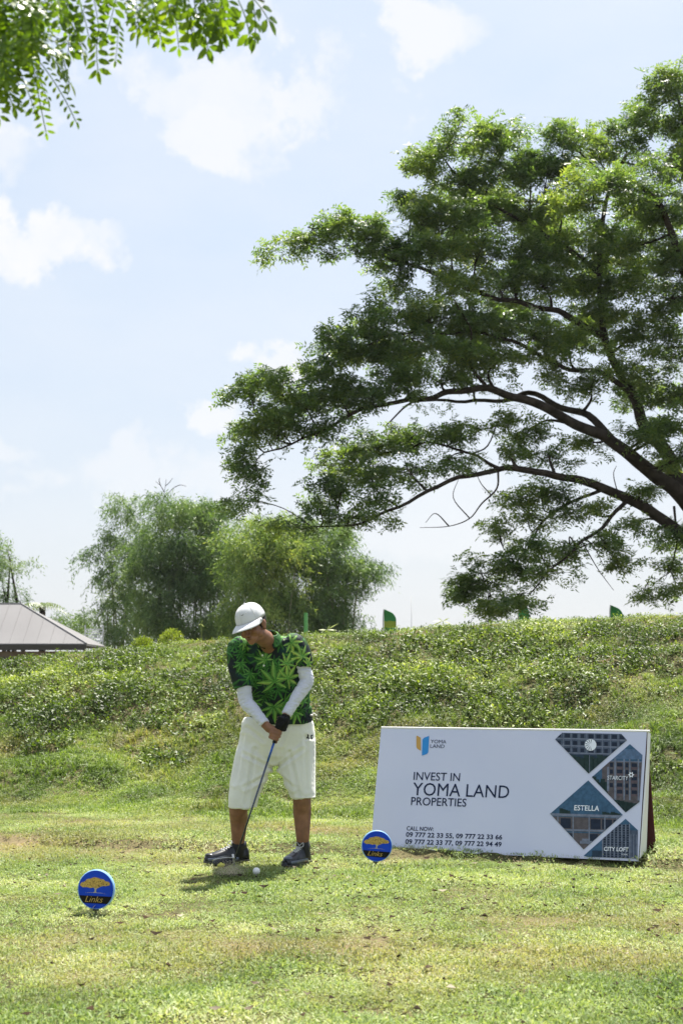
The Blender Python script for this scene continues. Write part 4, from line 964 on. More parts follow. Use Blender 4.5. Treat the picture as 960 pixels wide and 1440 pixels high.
d4 = pict(D4, 'printed_picture', 'printed picture of tall residential towers', 'sky',
  [('mid', [rect(846, 1158, 884, 1210), rect(884, 1166, 899, 1210)]), ('deep', [rect(832, 1196, 846, 1208)]), ('pale', [rect(846 + 5.4 * i, 1160 - abs(i - 4) * 1.0, 847.4 + 5.4 * i, 1210) for i in range(8)]), ('window', [rect(848.3 + 5.4 * i, 1159 + 3.4 * j, 851.2 + 5.4 * i, 1160.8 + 3.4 * j) for i in range(7) for j in range(15)]), ('pale', [rect(886 + 4 * i, 1172, 887 + 4 * i, 1210) for i in range(3)])],
  [('CITY LOFT', (849, 1191.5), (883.5, 1197.5), .02), ('YOMA', (873, 1201), (882, 1203), 0)])

# ------------------------------------------------------------------ tee markers
mk_blue = mat('marker_blue', (.006, .06, .60), .55, .2, var=.2, scale=14); mk_rim = mat('marker_rim', (.25, .48, .85), .4, coat=.2); mk_black = mat('marker_black', (.010, .009, .008), .6, .15); mk_gold = mat('marker_gold', (.62, .42, .10), .5, col2=(.34, .22, .05), scale=160); spk = mat('spike_metal', (.08, .08, .08), .4, metal=.6)
mk_under = mat('marker_gold_line', (.42, .40, .30), .5)
def tee_marker(px, pyc, pyb, yaw, roll, label):
    gp = groundpt(px, pyb + 3, 0.0); Rr = .0945; c = P(px, pyc, gp.y - .0)
    root = empty('tee_marker', gp, label, 'tee marker', 'round blue tee markers')
    fwd = (cam0 - c); fwd.z = 0; fwd.normalize(); fwd = Matrix.Rotation(yaw, 3, 'Z') @ fwd; sx = Vector((0, 0, 1)).cross(fwd).normalized(); upv = Vector((0, 0, 1))
    rt = Matrix.Rotation(roll, 3, fwd); sx = rt @ sx; upv = rt @ upv
    def W(a, b_, l): return c + sx * a + upv * b_ + fwd * l
    n = 48; prof = [(0, -.011), (Rr * .95, -.011), (Rr, -.007), (Rr, .007), (Rr * .965, .011), (Rr * .955, .0095), (0, .0095)]
    V = []; Fc = []
    for r0, l in prof[1:-1]:
        for i in range(n): a = 2 * math.pi * i / n; V.append(W(r0 * math.cos(a), r0 * math.sin(a), l))
    for j in range(4):
        for i in range(n): Fc.append((j * n + i, j * n + (i + 1) % n, (j + 1) * n + (i + 1) % n, (j + 1) * n + i))
    Fc.append(tuple(reversed(range(n)))); rim = link('rim', pymesh('rim', V, Fc, False), mk_rim, root)
    def fl(name, polys, m, l, par):
        V = []; Fc = []
        for pl in polys:
            b0 = len(V); V += [W(x * Rr, y * Rr, l) for x, y in pl]; Fc.append(tuple(range(b0, b0 + len(pl))))
        return link(name, pymesh(name, V, Fc), m, par)
    face = fl('face', [[(.955 * math.cos(2 * math.pi * i / n), .955 * math.sin(2 * math.pi * i / n)) for i in range(n)]], mk_blue, .0100, root)
    circ = [(.95 * math.cos(2 * math.pi * i / n), .95 * math.sin(2 * math.pi * i / n)) for i in range(n)]
    fl('black_band', [clip([(-1, -.32), (1, -.32), (1, -.70), (-1, -.70)], circ)], mk_black, .0108, face)
    crown = [(-.86, .16), (-.86, .24), (-.78, .33), (-.62, .38), (-.50, .50), (-.30, .55), (-.1, .62), (.1, .60), (.26, .55), (.42, .53), (.52, .44), (.70, .42), (.78, .32), (.74, .24), (.56, .20), (.38, .20), (.2, .12), (.04, .04), (-.16, .10), (-.3, .06), (-.5, .10), (-.7, .08)]
    em = fl('tree_emblem', [crown], mk_gold, .0108, face)
    fl('emblem_trunk', [[(-.09, .08), (.10, .08), (.03, .0), (.02, -.10), (.10, -.16), (-.16, -.16), (-.05, -.10), (-.05, -.0)], [(-.62, -.20), (-.3, -.165), (.3, -.165), (.62, -.20), (.3, -.15), (-.3, -.15)]], mk_under, .0112, face)
    rr = random.Random(3); fl('emblem_leaf_mark', [[(x - .025, y), (x, y + .025), (x + .03, y), (x, y - .02)] for x, y in [(rr.uniform(-.6, .6), rr.uniform(.16, .44)) for _ in range(22)]], mk_black, .0113, em)
    tx = text('Links', None, None, mk_gold, parent=face, place=lambda a, b_: W((-.56 + .98 * a) * Rr, (-.64 + .30 * b_) * Rr, .0114), shear=.35, offset=-.004)
    mb = MB(); mb.tube([W(0, -Rr * .97, 0), gp + Vector((0, 0, -.06))], [.006, .003], 8); mb.obj('spike', spk, root)
    mb = MB(); mb.box(W(0, -Rr * 1.02, 0), .03, .014, .012); mb.obj('bracket', spk, root)
    return root
tee_marker(136, 1250.5, 1281, R(-22), R(-1), 'blue round tee marker in the open lawn left of the golfer, nearest the camera')
tee_marker(529.5, 1189.5, 1213, R(4), R(-5), 'blue round tee marker in front of the lower left corner of the board')

# ------------------------------------------------------------------ golfer
pk = groundpt(385, 1218, 0)
golfer = empty('person', (pk.x, 8.85, 0), 'golfer in leaf print shirt, white cap and baggy white shorts bending over the ball', 'person')
skin = mat('skin', (.26, .125, .072), .5, .4, col2=(.18, .082, .048), scale=22, bump=.12, bscale=120)
V3 = Vector
def PP(l): return [P(*a) for a in l]
nk = P(378, 899, 8.64); hd = P(354.5, 877, 8.46)
fw = V3((-.43, -.84, -.37)).normalized(); sdv = fw.cross(V3((-.27, .0, 1))).normalized(); hup = sdv.cross(fw).normalized()     # head frame
HM = Matrix((sdv, fw, hup)).transposed()
def HP(x, y, z): return hd + HM @ V3((x, y, z))
def HE(x, y, z, a, b_, c_, mb_): mb_.ell(HP(x, y, z), HM @ Matrix.Diagonal((a, b_, c_)), 20, 14)
sR, sL = P(336, 911, 8.70), P(417, 906, 8.72)
eR, wR = P(346, 986, 8.66), P(373, 1019, 8.57)
eL, wL = P(431, 958, 8.70), P(402, 1006, 8.60)
hR, hL = P(366, 1042, 9.02), P(414, 1040, 9.02)
kR, kL = P(336, 1132, 8.88), P(424, 1118, 8.88)
aR, aL = P(335, 1190, 8.99), P(426, 1191, 8.93)
# club line
ga, gb = P(399, 1003, 8.57), P(331, 1207, 8.55); ax = (gb - ga).normalized()
def hand(mb_, centre, side, wrist, infl=0.0, thumb=True, tips=1.0):
    """side: unit vector from the shaft to the palm; fingers wrap over the camera side"""
    s_ = (side - ax * side.dot(ax)).normalized(); o_ = s_.cross(ax); o_ = o_ if o_.y < 0 else -o_      # o_: towards the camera
    up_ = -ax
    pc_ = centre + s_ * .026 + o_ * .002 + up_ * .004
    Mx = Matrix((s_ * (.0155 + infl), o_ * (.036 + infl), ax * (.040 + infl))).transposed()
    mb_.ell(pc_, Mx, 18, 12)
    mb_.tube([wrist, wrist.lerp(pc_, .5), pc_ + up_ * .012], [(.026 + infl, .021 + infl), (.027 + infl, .021 + infl), (.026 + infl, .02 + infl)], 14, up=o_)
    rads = [.0095, .0098, .0094, .0082]; lens = [.93, 1.0, .96, .8]
    for i in range(4):
        off = ax * (-.027 + .0185 * i) ; r0 = .024; pts = []
        for a_, rr_ in ((-12, .042), (28, .034), (65, .0265), (110, .0245), (150, .0235), (205 * lens[i], .0225)):
            if tips < 1 and a_ > 180 * tips: break
            q = R(a_); pts.append(centre + off + s_ * math.cos(q) * rr_ + o_ * math.sin(q) * rr_ + ax * .004 * math.sin(q))
        rd = [rads[i] * f + infl for f in (1.05, 1.1, 1.0, .98, .92, .8)][:len(pts)]
        mb_.tube(pts, rd, 10); mb_.ball(pts[-1], rd[-1], 10, 6); mb_.ball(pts[0], rd[0], 10, 6)
        mb_.ball(pts[2], rd[2] * 1.08, 10, 6)
    if thumb:
        tp = [pc_ - o_ * .018 + up_ * .022, centre - o_ * .022 + s_ * .014 + ax * .004, centre - o_ * .020 - s_ * .002 + ax * .028, centre - o_ * .018 - s_ * .006 + ax * .048]
        tp = [pc_ + o_ * .020 + up_ * .030, centre + o_ * .030 + s_ * .016 - ax * .020, centre + o_ * .033 + s_ * .004 + ax * .004, centre + o_ * .031 - s_ * .002 + ax * .022] if side.x > 0 else tp
        mb_.tube(tp, [.013 + infl, .0115 + infl, .0105 + infl, .009 + infl], 10); mb_.ball(tp[-1], .009 + infl, 10, 6)
cR_ = P(385, 1031, 8.55); cR_ = ga + ax * (cR_ - ga).dot(ax); cL_ = cR_ - ax * .068
sideR = V3((-.92, .25, 0)); sideL = V3((.92, .25, .1))
body = MB()
# head
HE(0, -.005, .03, .074, .094, .083, body)                     # cranium
HE(0, .030, -.025, .060, .062, .078, body)                    # face
HE(0, .048, -.074, .040, .042, .034, body)                    # jaw and chin
HE(0, .076, -.092, .020, .017, .016, body)
for sg in (-1, 1):
    HE(sg * .038, .056, -.038, .024, .028, .024, body)        # cheek
    HE(sg * .030, .078, .000, .022, .012, .008, body)         # brow ridge
    HE(sg * .072, -.004, -.024, .009, .019, .031, body); HE(sg * .078, -.010, -.014, .008, .016, .020, body)   # ear
    HE(sg * .013, .098, -.046, .0095, .011, .008, body)       # nostril
    HE(sg * .048, .018, -.062, .018, .032, .026, body)        # jaw angle
body.tube([HP(0, .084, -.004), HP(0, .096, -.022), HP(0, .108, -.040), HP(0, .100, -.049)], [.009, .011, .0145, .009], 10)
HE(0, .085, -.064, .024, .012, .0065, body); HE(0, .083, -.074, .022, .012, .0070, body)    # lips
body.tube([HP(0, -.02, -.02), HP(0, -.015, -.075), nk.lerp(HP(0, -.02, -.10), .4), nk + V3((.003, .05, -.05))], [(.053, .056), (.050, .052), (.052, .050), (.055, .045)], 18, up=sdv)
# torso under the clothes
ch = P(381, 940, 8.74); wst = P(394, 1000, 8.92); pel = P(391, 1035, 9.0)
X3 = V3((1, 0, 0))
body.rings([(nk + V3((0, .05, -.035)), X3 * .06, V3((0, .04, .02))), (P(378, 918, 8.78), X3 * .12, V3((0, .055, .02))), (ch + V3((0,.05,0)), X3 * .135, V3((0, .07, .02))), (wst + V3((0,.02,0)), X3 * .125, V3((0, .08, .02))), (pel, X3 * .15, V3((0, .11, 0)))])
for s_, e_, w_ in ((sR, eR, wR), (sL, eL, wL)):
    body.tube(bez([s_, s_.lerp(e_, .55), e_, e_.lerp(w_, .4), w_], 3), list(np.interp(np.linspace(0, 1, 13), [0, .25, .5, .65, 1], [.042, .041, .037, .036, .025])), 14)
for h_, k_, a_ in ((hR, kR, aR), (hL, kL, aL)):
    calf = k_.lerp(a_, .33) + V3((0, .022, 0))
    body.tube(bez([h_, h_.lerp(k_, .5), k_, calf, k_.lerp(a_, .75), a_, a_ + V3((0, 0, -.05))], 3), list(np.interp(np.linspace(0, 1, 19), [0, .2, .36, .5, .66, .83, 1], [.092, .078, .056, .057, .044, .035, .036])), 16)
    body.ell(k_ + V3((0, -.015, .01)), Matrix.Diagonal((.05, .05, .055)), 14, 10)
hand(body, cR_, sideR, wR)
hand(body, cL_, sideL, wL)
bo = body.fused('body', skin, golfer, voxel=.0042, smooth_it=2)
# facial details
eye_w = mat('eye_white', (.55, .5, .46), .3); dark = mat('dark_hair', (.012, .010, .009), .7, bump=.5, bscale=300)
lip = mat('lips', (.12, .045, .035), .5)
for sg in (-1, 1):
    mb = MB(); HE(sg * .030, .0800, -.012, .013, .009, .0045, mb); e_ = mb.obj('eye', eye_w, bo, True)
    mb = MB(); HE(sg * .030, .0875, -.013, .005, .003, .004, mb); mb.obj('pupil', dark, bo, True)
    mb = MB(); mb.tube([HP(sg * .014, .091, .006), HP(sg * .030, .092, .011), HP(sg * .047, .080, .005)], [.0028, .0036, .002], 6); mb.obj('eyebrow', dark, bo)
mb = MB(); HE(0, .0935, -.069, .020, .0045, .0022, mb); mb.obj('mouth', lip, bo, True)
hair = MB(); HE(0, -.022, .012, .0785, .085, .078, hair); hair.fused('hair', dark, golfer, voxel=.005, smooth_it=1)
# cap
capm = mat('cap_white', (.64, .65, .67), .75, .2, var=.04, scale=20, bump=.25, bscale=400, sheen=.2); seam = mat('cap_seam', (.55, .55, .53), .8)
mb = MB(); n = 36; V = []; Fc = []
def capr(a_, t_):
    """cap shell: a_ around, t_ 0 top .. 1 rim"""
    rr_ = math.sin(t_ * math.pi / 2) ** .82; z = .038 + .104 * math.cos(t_ * math.pi / 2) ** .9
    q = HP(math.cos(a_) * .0865 * rr_, math.sin(a_) * .104 * rr_ - .006, z - .018)
    return q + (q - hd).normalized() * (-.0016 * max(0, 1 - abs(((a_ * 6 / (2 * math.pi)) % 1) - .5 + .0) * 2 - .88) * 8)
for j in range(13):
    for i in range(n): V.append(capr(2 * math.pi * i / n, max(.001, j / 12)))
for j in range(12):
    for i in range(n): Fc.append((j * n + i, j * n + (i + 1) % n, (j + 1) * n + (i + 1) % n, (j + 1) * n + i))
Fc.append(tuple(range(n)))
# thickness at the rim: inner wall
bI = len(V)
for i in range(n): q = capr(2 * math.pi * i / n, 1); V.append(q + (hd - q).normalized() * .006 + hup * .01)
for i in range(n): Fc.append((12 * n + i, 12 * n + (i + 1) % n, bI + (i + 1) % n, bI + i))
cap = link('cap', pymesh('cap', V, Fc, True), capm, golfer)
# visor
V = []; Fc = []; nu_, nv_ = 20, 8
for s_ in (0, 1):
    for j in range(nv_ + 1):
        for i in range(nu_ + 1):
            a_ = math.pi / 2 + (i / nu_ - .5) * R(152); f = j / nv_
            base = V3((math.cos(a_) * .0865, math.sin(a_) * .104 - .006, .023)); ext = .072 * (max(0, math.cos((i / nu_ - .5) * math.pi)) ** .42)
            q = base + V3((math.cos(a_) * .28, 1, 0)).normalized() * ext * f; q.z += -.020 * f * f - .34 * abs(q.x) ** 1.6 * (.3 + f) + .004 - .003 * s_
            V.append(hd + HM @ q)
m1 = (nu_ + 1) * (nv_ + 1)
for j in range(nv_):
    for i in range(nu_):
        a = j * (nu_ + 1) + i; Fc.append((a, a + 1, a + nu_ + 2, a + nu_ + 1)); Fc.append((m1 + a, m1 + a + nu_ + 1, m1 + a + nu_ + 2, m1 + a + 1))
for i in range(nu_): a = nv_ * (nu_ + 1) + i; Fc.append((a, a + 1, m1 + a + 1, m1 + a))
link('visor', pymesh('visor', V, Fc, True), capm, cap)
mb = MB(); mb.ball(HP(0, -.006, .1245), .0075); mb.obj('button', capm, cap, True)
for k in range(6):
    a_ = math.pi / 2 + k * math.pi / 3 + (0 if k else 0); mb = MB(); mb.tube([capr(a_, t_) + (capr(a_, t_) - hd).normalized() * .0006 for t_ in np.linspace(.05, 1, 10)], .0013, 5); mb.obj('seam', seam, cap)
for k in (0, 1, 2, 3, 4, 5):
    a_ = math.pi / 3 + k * math.pi / 3; q = capr(a_ + .0, .62); mb = MB(); mb.ell(q, Matrix.Diagonal((.0035, .0035, .0035)), 8, 6); mb.obj('eyelet', seam, cap)
def capf(a_, t_): q = capr(a_, t_); return q + (q - hd).normalized() * .0022
a0 = math.pi / 2 + .16
sw = [capf(a0 + .20, .60), capf(a0 + .12, .655), capf(a0 + .02, .66), capf(a0 - .22, .59), capf(a0 - .02, .635), capf(a0 + .10, .63)]
link('stitched_mark', pymesh('stitched_mark', sw, [(0, 1, 5), (1, 2, 4, 5), (2, 3, 4)]), mat('mark_dark', (.10, .10, .07), .7), cap)
q = HP(.089, .022, .012) if sdv.x > 0 else HP(-.089, .022, .012)
mb = MB(); mb.ell(q, HM @ Matrix.Diagonal((.004, .010, .010)), 14, 8); o = mb.obj('ball_marker_clip', mat('clip', (.6, .6, .6), .35, metal=.4), cap, True)

# shirt: torso, short sleeves and collar in one cloth, printed with palm-like leaflets
def fold(sc1, amp, st=(1, 1, 1), off=0):
    def f(co, nrm_):
        q = V3((co.x * st[0] * sc1 + off, co.y * st[1] * sc1, co.z * st[2] * sc1))
        a = mnoise.noise(q); b_ = mnoise.noise(q * 2.3 + V3((4, 1, 7)))
        return amp * (1 - 2.2 * abs(a)) + amp * .45 * b_
    return f
sh = MB()
def ring(px0, px1, py, Y, dp, tilt=0.03):
    a, b_ = P(px0, py, Y), P(px1, py, Y); c = (a + b_) / 2; return (c, (b_ - a) / 2, V3((0, dp, tilt)))
sh.rings([(nk + V3((.004, .03, -.004)), X3 * .070, V3((0, .056, .03))), ring(343, 410, 896, 8.73, .090, .012), ring(330, 424, 908, 8.75, .11, .03), ring(330, 430, 925, 8.76, .125, .05), ring(333, 432, 945, 8.79, .135, .03),
          ring(344, 434, 965, 8.84, .14, .03), ring(350, 435, 985, 8.89, .145, .02), ring(352, 438, 1000, 8.92, .15, .02), ring(351, 440, 1014, 8.945, .152, .02)], 36)
sh.tube(bez([sR + V3((.05, 0, .0)), sR + V3((.0, 0, .0)), P(336, 936, 8.69), P(343, 967, 8.675)], 4), list(np.interp(np.linspace(0, 1, 13), [0, .35, 1], [.068, .071, .062])), 18)
sh.tube(bez([sL + V3((-.05, 0, .0)), sL + V3((-.005, 0, 0)), P(424, 922, 8.71), P(424.5, 938, 8.705)], 4), list(np.interp(np.linspace(0, 1, 13), [0, .35, 1], [.060, .064, .062])), 18)
# collar
col_c = nk + V3((.002, .012, .010))
ctx = X3; cup = (V3((-.12, -.42, 1))).normalized(); cfw = (cup.cross(ctx)).normalized(); cfw = -cfw if cfw.y > 0 else cfw
shirt_m = bpy.data.materials.new('leaf_print'); shirt_m.use_nodes = True; t = shirt_m.node_tree; b = t.nodes['Principled BSDF']
at = t.nodes.new('ShaderNodeAttribute'); at.attribute_name = 'print'; t.links.new(at.outputs['Color'], b.inputs['Base Color']); b.inputs['Roughness'].default_value = .7; b.inputs['Specular IOR Level'].default_value = .25
g = t.nodes.new('ShaderNodeNewGeometry'); n2 = t.nodes.new('ShaderNodeTexNoise'); n2.inputs['Scale'].default_value = 500; t.links.new(g.outputs['Position'], n2.inputs['Vector']); bp = t.nodes.new('ShaderNodeBump'); bp.inputs['Strength'].default_value = .2; bp.inputs['Distance'].default_value = .003; t.links.new(n2.outputs['Fac'], bp.inputs['Height']); t.links.new(bp.outputs[0], b.inputs['Normal'])
# the print: big palmate leaves of pointed leaflets, laid on the cloth in its own plane
lf = []
pr_ = random.Random(12)
def palmate(px, py, size, ang, shade, n=7, spread=245):
    c = P(px, py, 8.7)
    for i in range(n):
        f = i / (n - 1) - .5; a_ = ang + R(spread) * f; l_ = size * .86 * (1 - .85 * abs(f) ** 1.3)
        lf.append((c.x, c.z, math.cos(a_), math.sin(a_), l_, l_ * .135, shade * pr_.uniform(.85, 1.15)))
for k in range(70): palmate(pr_.uniform(310, 445), pr_.uniform(885, 1020), pr_.uniform(.05, .10), pr_.uniform(0, 6.28), pr_.uniform(.08, .34))
for a_ in ((380, 960, .15, 1.75, .85), (398, 955, .12, 1.0, 1.0), (385, 992, .12, -1.4, .75), (365, 930, .085, 2.2, .8), (402, 905, .10, -.6, 1.0), (388, 893, .07, .5, .9), (335, 905, .08, -.3, .75), (417, 925, .10, 1.9, 1.05),
           (425, 935, .07, .4, 1.1), (330, 935, .08, -1.2, .5), (345, 948, .07, -2.2, .55), (418, 1000, .11, -2.4, .8), (430, 985, .08, 2.1, .7), (400, 985, .09, -.4, .6), (358, 985, .08, -1.9, .55), (395, 935, .09, 1.2, .9), (352, 905, .07, 1.1, .7)): palmate(*a_)
LA = np.array(lf)
def paint(o):
    me = o.data; n = len(me.vertices); co = np.empty(n * 3, np.float32); me.vertices.foreach_get('co', co); co = co.reshape(-1, 3)
    x, z = co[:, 0] + (co[:, 1] - 8.75) * .35, co[:, 2] + (co[:, 1] - 8.7) * .12
    col = np.tile(np.array([.0035, .010, .014, 1]), (n, 1)); bgn = vnoise(x * 20, z * 20, 1, 4); col[:, :3] += np.clip(bgn, 0, 1)[:, None] * np.array([.0, .022, .018])
    for lx, lz, dx_, dz_, l_, w_, s_ in LA:
        u = (x - lx) * dx_ + (z - lz) * dz_; v = -(x - lx) * dz_ + (z - lz) * dx_; f = np.clip(u / l_, 0, 1)
        wd_ = w_ * np.sin(np.pi * f ** .75) ** .9; ins = (u > 0) & (u < l_) & (abs(v) < wd_)
        if not ins.any(): continue
        rel = v[ins] / np.maximum(wd_[ins], 1e-5); sh_ = s_ * (.72 + .4 * (rel > 0) + .35 * f[ins])
        rib = (abs(v[ins]) < .0022); edge_ = abs(rel) > .82
        c = np.stack([.15 * sh_ * sh_ + .003, .29 * sh_ + .0, .06 * sh_], 1); c[rib] = c[rib] * 1.25 + [.03, .08, .01]; c[edge_] *= .45
        col[ins, :3] = c
    a = me.color_attributes.new('print', 'FLOAT_COLOR', 'POINT'); a.data.foreach_set('color', col.astype(np.float32).ravel())
def tcr(co):
    x = 480 + F * co.x / co.y; y = 958 - F * (co.z - CAMZ) / co.y; s_ = 0
    for x0, y0, x1, y1, k in ((345, 925, 378, 985, 1), (420, 930, 402, 985, 1), (354, 955, 386, 998, .9), (431, 972, 408, 998, 1), (353, 985, 384, 1010, .8), (437, 990, 412, 1006, .9), (372, 930, 388, 970, .7), (400, 930, 394, 975, .6), (330, 925, 342, 955, .7), (326, 940, 345, 950, .6), (415, 915, 432, 925, .7), (362, 970, 366, 1012, .7), (425, 945, 434, 1005, .7)):
        dx, dy = x1 - x0, y1 - y0; t_ = max(0, min(1, ((x - x0) * dx + (y - y0) * dy) / (dx * dx + dy * dy))); ds = math.hypot(x - x0 - dx * t_, y - y0 - dy * t_)
        s_ -= k * math.exp(-(ds / 2.4) ** 2) - .6 * k * math.exp(-((ds - 4.6) / 2.4) ** 2)
    return s_ * .006
def shfold(co, nrm_):
    if nrm_.y < .3:
        return tcr(co) + .004 * mnoise.noise(co * 12)
    # diagonal drag folds towards the hands, softer on the shoulders
    q = V3((co.x * 9 + co.z * 5, co.y * 4, co.z * 7 - co.x * 6)); a = mnoise.noise(q)
    q2 = V3((co.x * 26, co.y * 12, co.z * 12)); k = .35 + .65 * min(1, max(0, (1.33 - co.z) * 4))
    return k * (.011 * (.5 - 2 * abs(a)) + .004 * mnoise.noise(q2))
so_ = sh.fused('polo_shirt', shirt_m, golfer, voxel=.0040, smooth_it=6, disp=shfold); paint(so_)
cl_ = MB(); V = []; Fc = []; nn_ = 26
for s_ in (0, 1):
    for j, (rr_, hh_) in enumerate(((.052, .026), (.056, .030), (.070, .010), (.084, -.016))):
        for i in range(nn_ + 1):
            a_ = -math.pi / 2 + R(14) + (2 * math.pi - R(28)) * i / nn_; k = 1 + (.22 * (j >= 3) * max(0, -math.sin(a_)) ** 4)
            q = col_c + ctx * math.cos(a_) * rr_ * k + cfw * (-math.sin(a_)) * rr_ * 1.0 * k + cup * (hh_ - .02 * (j == 3) * max(0, -math.sin(a_)))
            V.append(q - (q - col_c).normalized() * .003 * s_)
m1 = 4 * (nn_ + 1)
for j in range(3):
    for i in range(nn_):
        a = j * (nn_ + 1) + i; Fc.append((a, a + 1, a + nn_ + 2, a + nn_ + 1)); Fc.append((m1 + a, m1 + a + nn_ + 1, m1 + a + nn_ + 2, m1 + a + 1))
for i in range(nn_): a = 3 * (nn_ + 1) + i; Fc.append((a, a + 1, m1 + a + 1, m1 + a))
me = pymesh('collar', V, Fc, True); bm = bmesh.new(); bm.from_mesh(me); bmesh.ops.subdivide_edges(bm, edges=bm.edges, cuts=3, use_grid_fill=True); bm.to_mesh(me); bm.free()
for pl_ in me.polygons: pl_.use_smooth = True
co_ = link('collar', me, shirt_m, so_); paint(co_)
btn = mat('button_white', (.75, .75, .72), .4); q = P(369, 921.5, 8.56)
from mathutils.bvhtree import BVHTree
def bvh(o): return BVHTree.FromPolygons([v.co for v in o.data.vertices], [tuple(p_.vertices) for p_ in o.data.polygons])
shb = bvh(so_)
def hit(tree_, px, py):
    d = (P(px, py, 10) - cam0).normalized(); h_ = tree_.ray_cast(cam0, d); return h_[0], h_[1]
for px, py in ((369, 921.5), (371, 936)):
    h0, n0 = hit(shb, px, py); mb = MB(); qt = n0.to_track_quat('Z', 'Y').to_matrix(); mb.ell(h0, qt @ Matrix.Diagonal((.006, .006, .0025)), 12, 6); mb.obj('shirt_button', btn, so_, True)
mb = MB(); mb.tube(bez([P(377, 908, 8.60), P(379, 901, 8.60), P(380, 895, 8.61)], 3), .0045, 8); mb.obj('undershirt_edge', white_m, so_)

def decal(name, polys, m, tree_, parent, lift=.002):
    V = []; Fc = []
    for pl in polys:
        b_ = len(V); ok = True; pts = []
        for px, py in pl:
            h0, n0 = hit(tree_, px, py)
            if h0 is None: ok = False; break
            pts.append(h0 + n0 * lift)
        if ok: V += pts; Fc.append(tuple(range(b_, b_ + len(pts))))
    if V: return link(name, pymesh(name, V, Fc), m, parent)
for pl_ in ([(380, 893), (391, 884), (398, 896), (388, 909), (377, 919)], [(353, 903), (362, 904), (367, 917), (358, 923), (347, 911)]):
    V = []
    for px, py in pl_:
        h0, n0 = hit(shb, px, py)
        if h0 is not None: V.append(h0)
    if len(V) < 4: continue
    V = [v + V3((0, -.007, .003)) for v in V]; c = sum(V, V3()) / len(V); n = len(V); V2 = [c + V3((0, -.003, 0))]
    for k in range(n):
        for q in range(6): V2.append(V[k].lerp(V[(k + 1) % n], q / 6))
    m_ = n * 6; rings_ = [V2[0]] + [V2[0].lerp(v, g_) for g_ in (.35, .7, 1) for v in V2[1:]]; rings_ += [v + V3((0, .007, -.001)) for v in V2[1:]]
    Fc = [(0, 1 + i, 1 + (i + 1) % m_) for i in range(m_)] + [(1 + j * m_ + i, 1 + (j + 1) * m_ + i, 1 + (j + 1) * m_ + (i + 1) % m_, 1 + j * m_ + (i + 1) % m_) for j in range(3) for i in range(m_)]
    o = link('collar_flap', pymesh('collar_flap', rings_, Fc, True), shirt_m, so_); paint(o)
# arm sleeves
slv = mat('sleeve_white', (.58, .60, .70), .65, .3, var=.05, scale=14, bump=.15, bscale=200, sheen=.3)
for s_, e_, w_, off in ((sR, eR, wR, 1), (sL, eL, wL, 5)):
    mb = MB(); c = bez([s_.lerp(e_, .38), s_.lerp(e_, .65), e_, e_.lerp(w_, .4), w_.lerp(e_, .02)], 5)
    mb.tube(c, list(np.interp(np.linspace(0, 1, len(c)), [0, .25, .5, .65, 1], [.043, .044, .041, .040, .0285])), 20)
    mb.fused('arm_sleeve', slv, golfer, voxel=.004, smooth_it=3, disp=fold(24, .0038, (1, 1, 2.0), off))
glv = mat('glove_black', (.007, .007, .008), .85, .15, col2=(.012, .012, .012), scale=40, bump=.2, bscale=200)
mb = MB(); hand(mb, cL_, sideL, wL, infl=.0026, tips=.9); mb.fused('glove', glv, golfer, voxel=.0035, smooth_it=1)

# shorts
shm = mat('shorts_white', (.74, .74, .69), .8, .2, var=.05, scale=10, bump=.12, bscale=350, sheen=.3)
st_ = MB()
st_.rings([ring(344, 436, 1009, 8.94, .128, 0), ring(340, 440, 1016, 8.95, .14, 0), ring(339, 442, 1030, 8.96, .155, 0), ring(336, 443, 1048, 8.97, .16, 0), ring(336, 441, 1062, 8.965, .14, 0), ring(345, 430, 1073, 8.96, .09, 0)], 36)
def leg(pts): st_.rings(pts, 28)
leg([ring(338, 392, 1040, 8.97, .13, 0), ring(331, 386, 1064, 8.955, .135, 0), ring(327, 381, 1084, 8.94, .13, 0), ring(323.5, 371, 1104, 8.92, .12, 0), ring(321.5, 365, 1120, 8.91, .112, 0), ring(321.5, 361.5, 1135.5, 8.905, .108, 0)])
leg([ring(392, 443, 1040, 8.96, .13, 0), ring(387, 443, 1064, 8.955, .135, 0), ring(392, 442.5, 1084, 8.94, .13, 0), ring(400, 442.5, 1102, 8.925, .118, 0), ring(406, 443, 1113, 8.915, .105, 0), ring(409, 443, 1121.5, 8.91, .100, 0)])
def creases(lines, width, depth):
    def g_(co):
        x = 480 + F * co.x / co.y; y = 958 - F * (co.z - CAMZ) / co.y; s_ = 0
        for x0, y0, x1, y1, k in lines:
            dx, dy = x1 - x0, y1 - y0; L2 = dx * dx + dy * dy; t_ = max(0, min(1, ((x - x0) * dx + (y - y0) * dy) / L2)); ds = math.hypot(x - x0 - dx * t_, y - y0 - dy * t_)
            s_ -= k * math.sin(math.pi * (.15 + .85 * t_)) ** .5 * math.exp(-(ds / width) ** 2) - .6 * k * math.exp(-((ds - 1.9 * width) / width) ** 2)
        return s_ * depth * 1.25
    return g_
scr = creases([(386, 1079, 344, 1058, 1), (384, 1084, 346, 1104, .9), (388, 1079, 426, 1052, 1), (391, 1086, 414, 1104, .8), (344, 1034, 333, 1098, .8), (430, 1034, 432, 1108, .7), (360, 1052, 348, 1128, .9), (408, 1056, 421, 1116, .9), (350, 1022, 372, 1040, .7), (384, 1022, 386, 1068, .8), (404, 1020, 396, 1044, .7)], 2.6, .0085)
def shorts_fold(co, nrm_):
    if nrm_.y > .3: return 0
    q = V3((co.x * 10, co.y * 5, co.z * 3))
    return scr(co) + .008 * mnoise.noise(q) + .001 * mnoise.noise(co * 60)
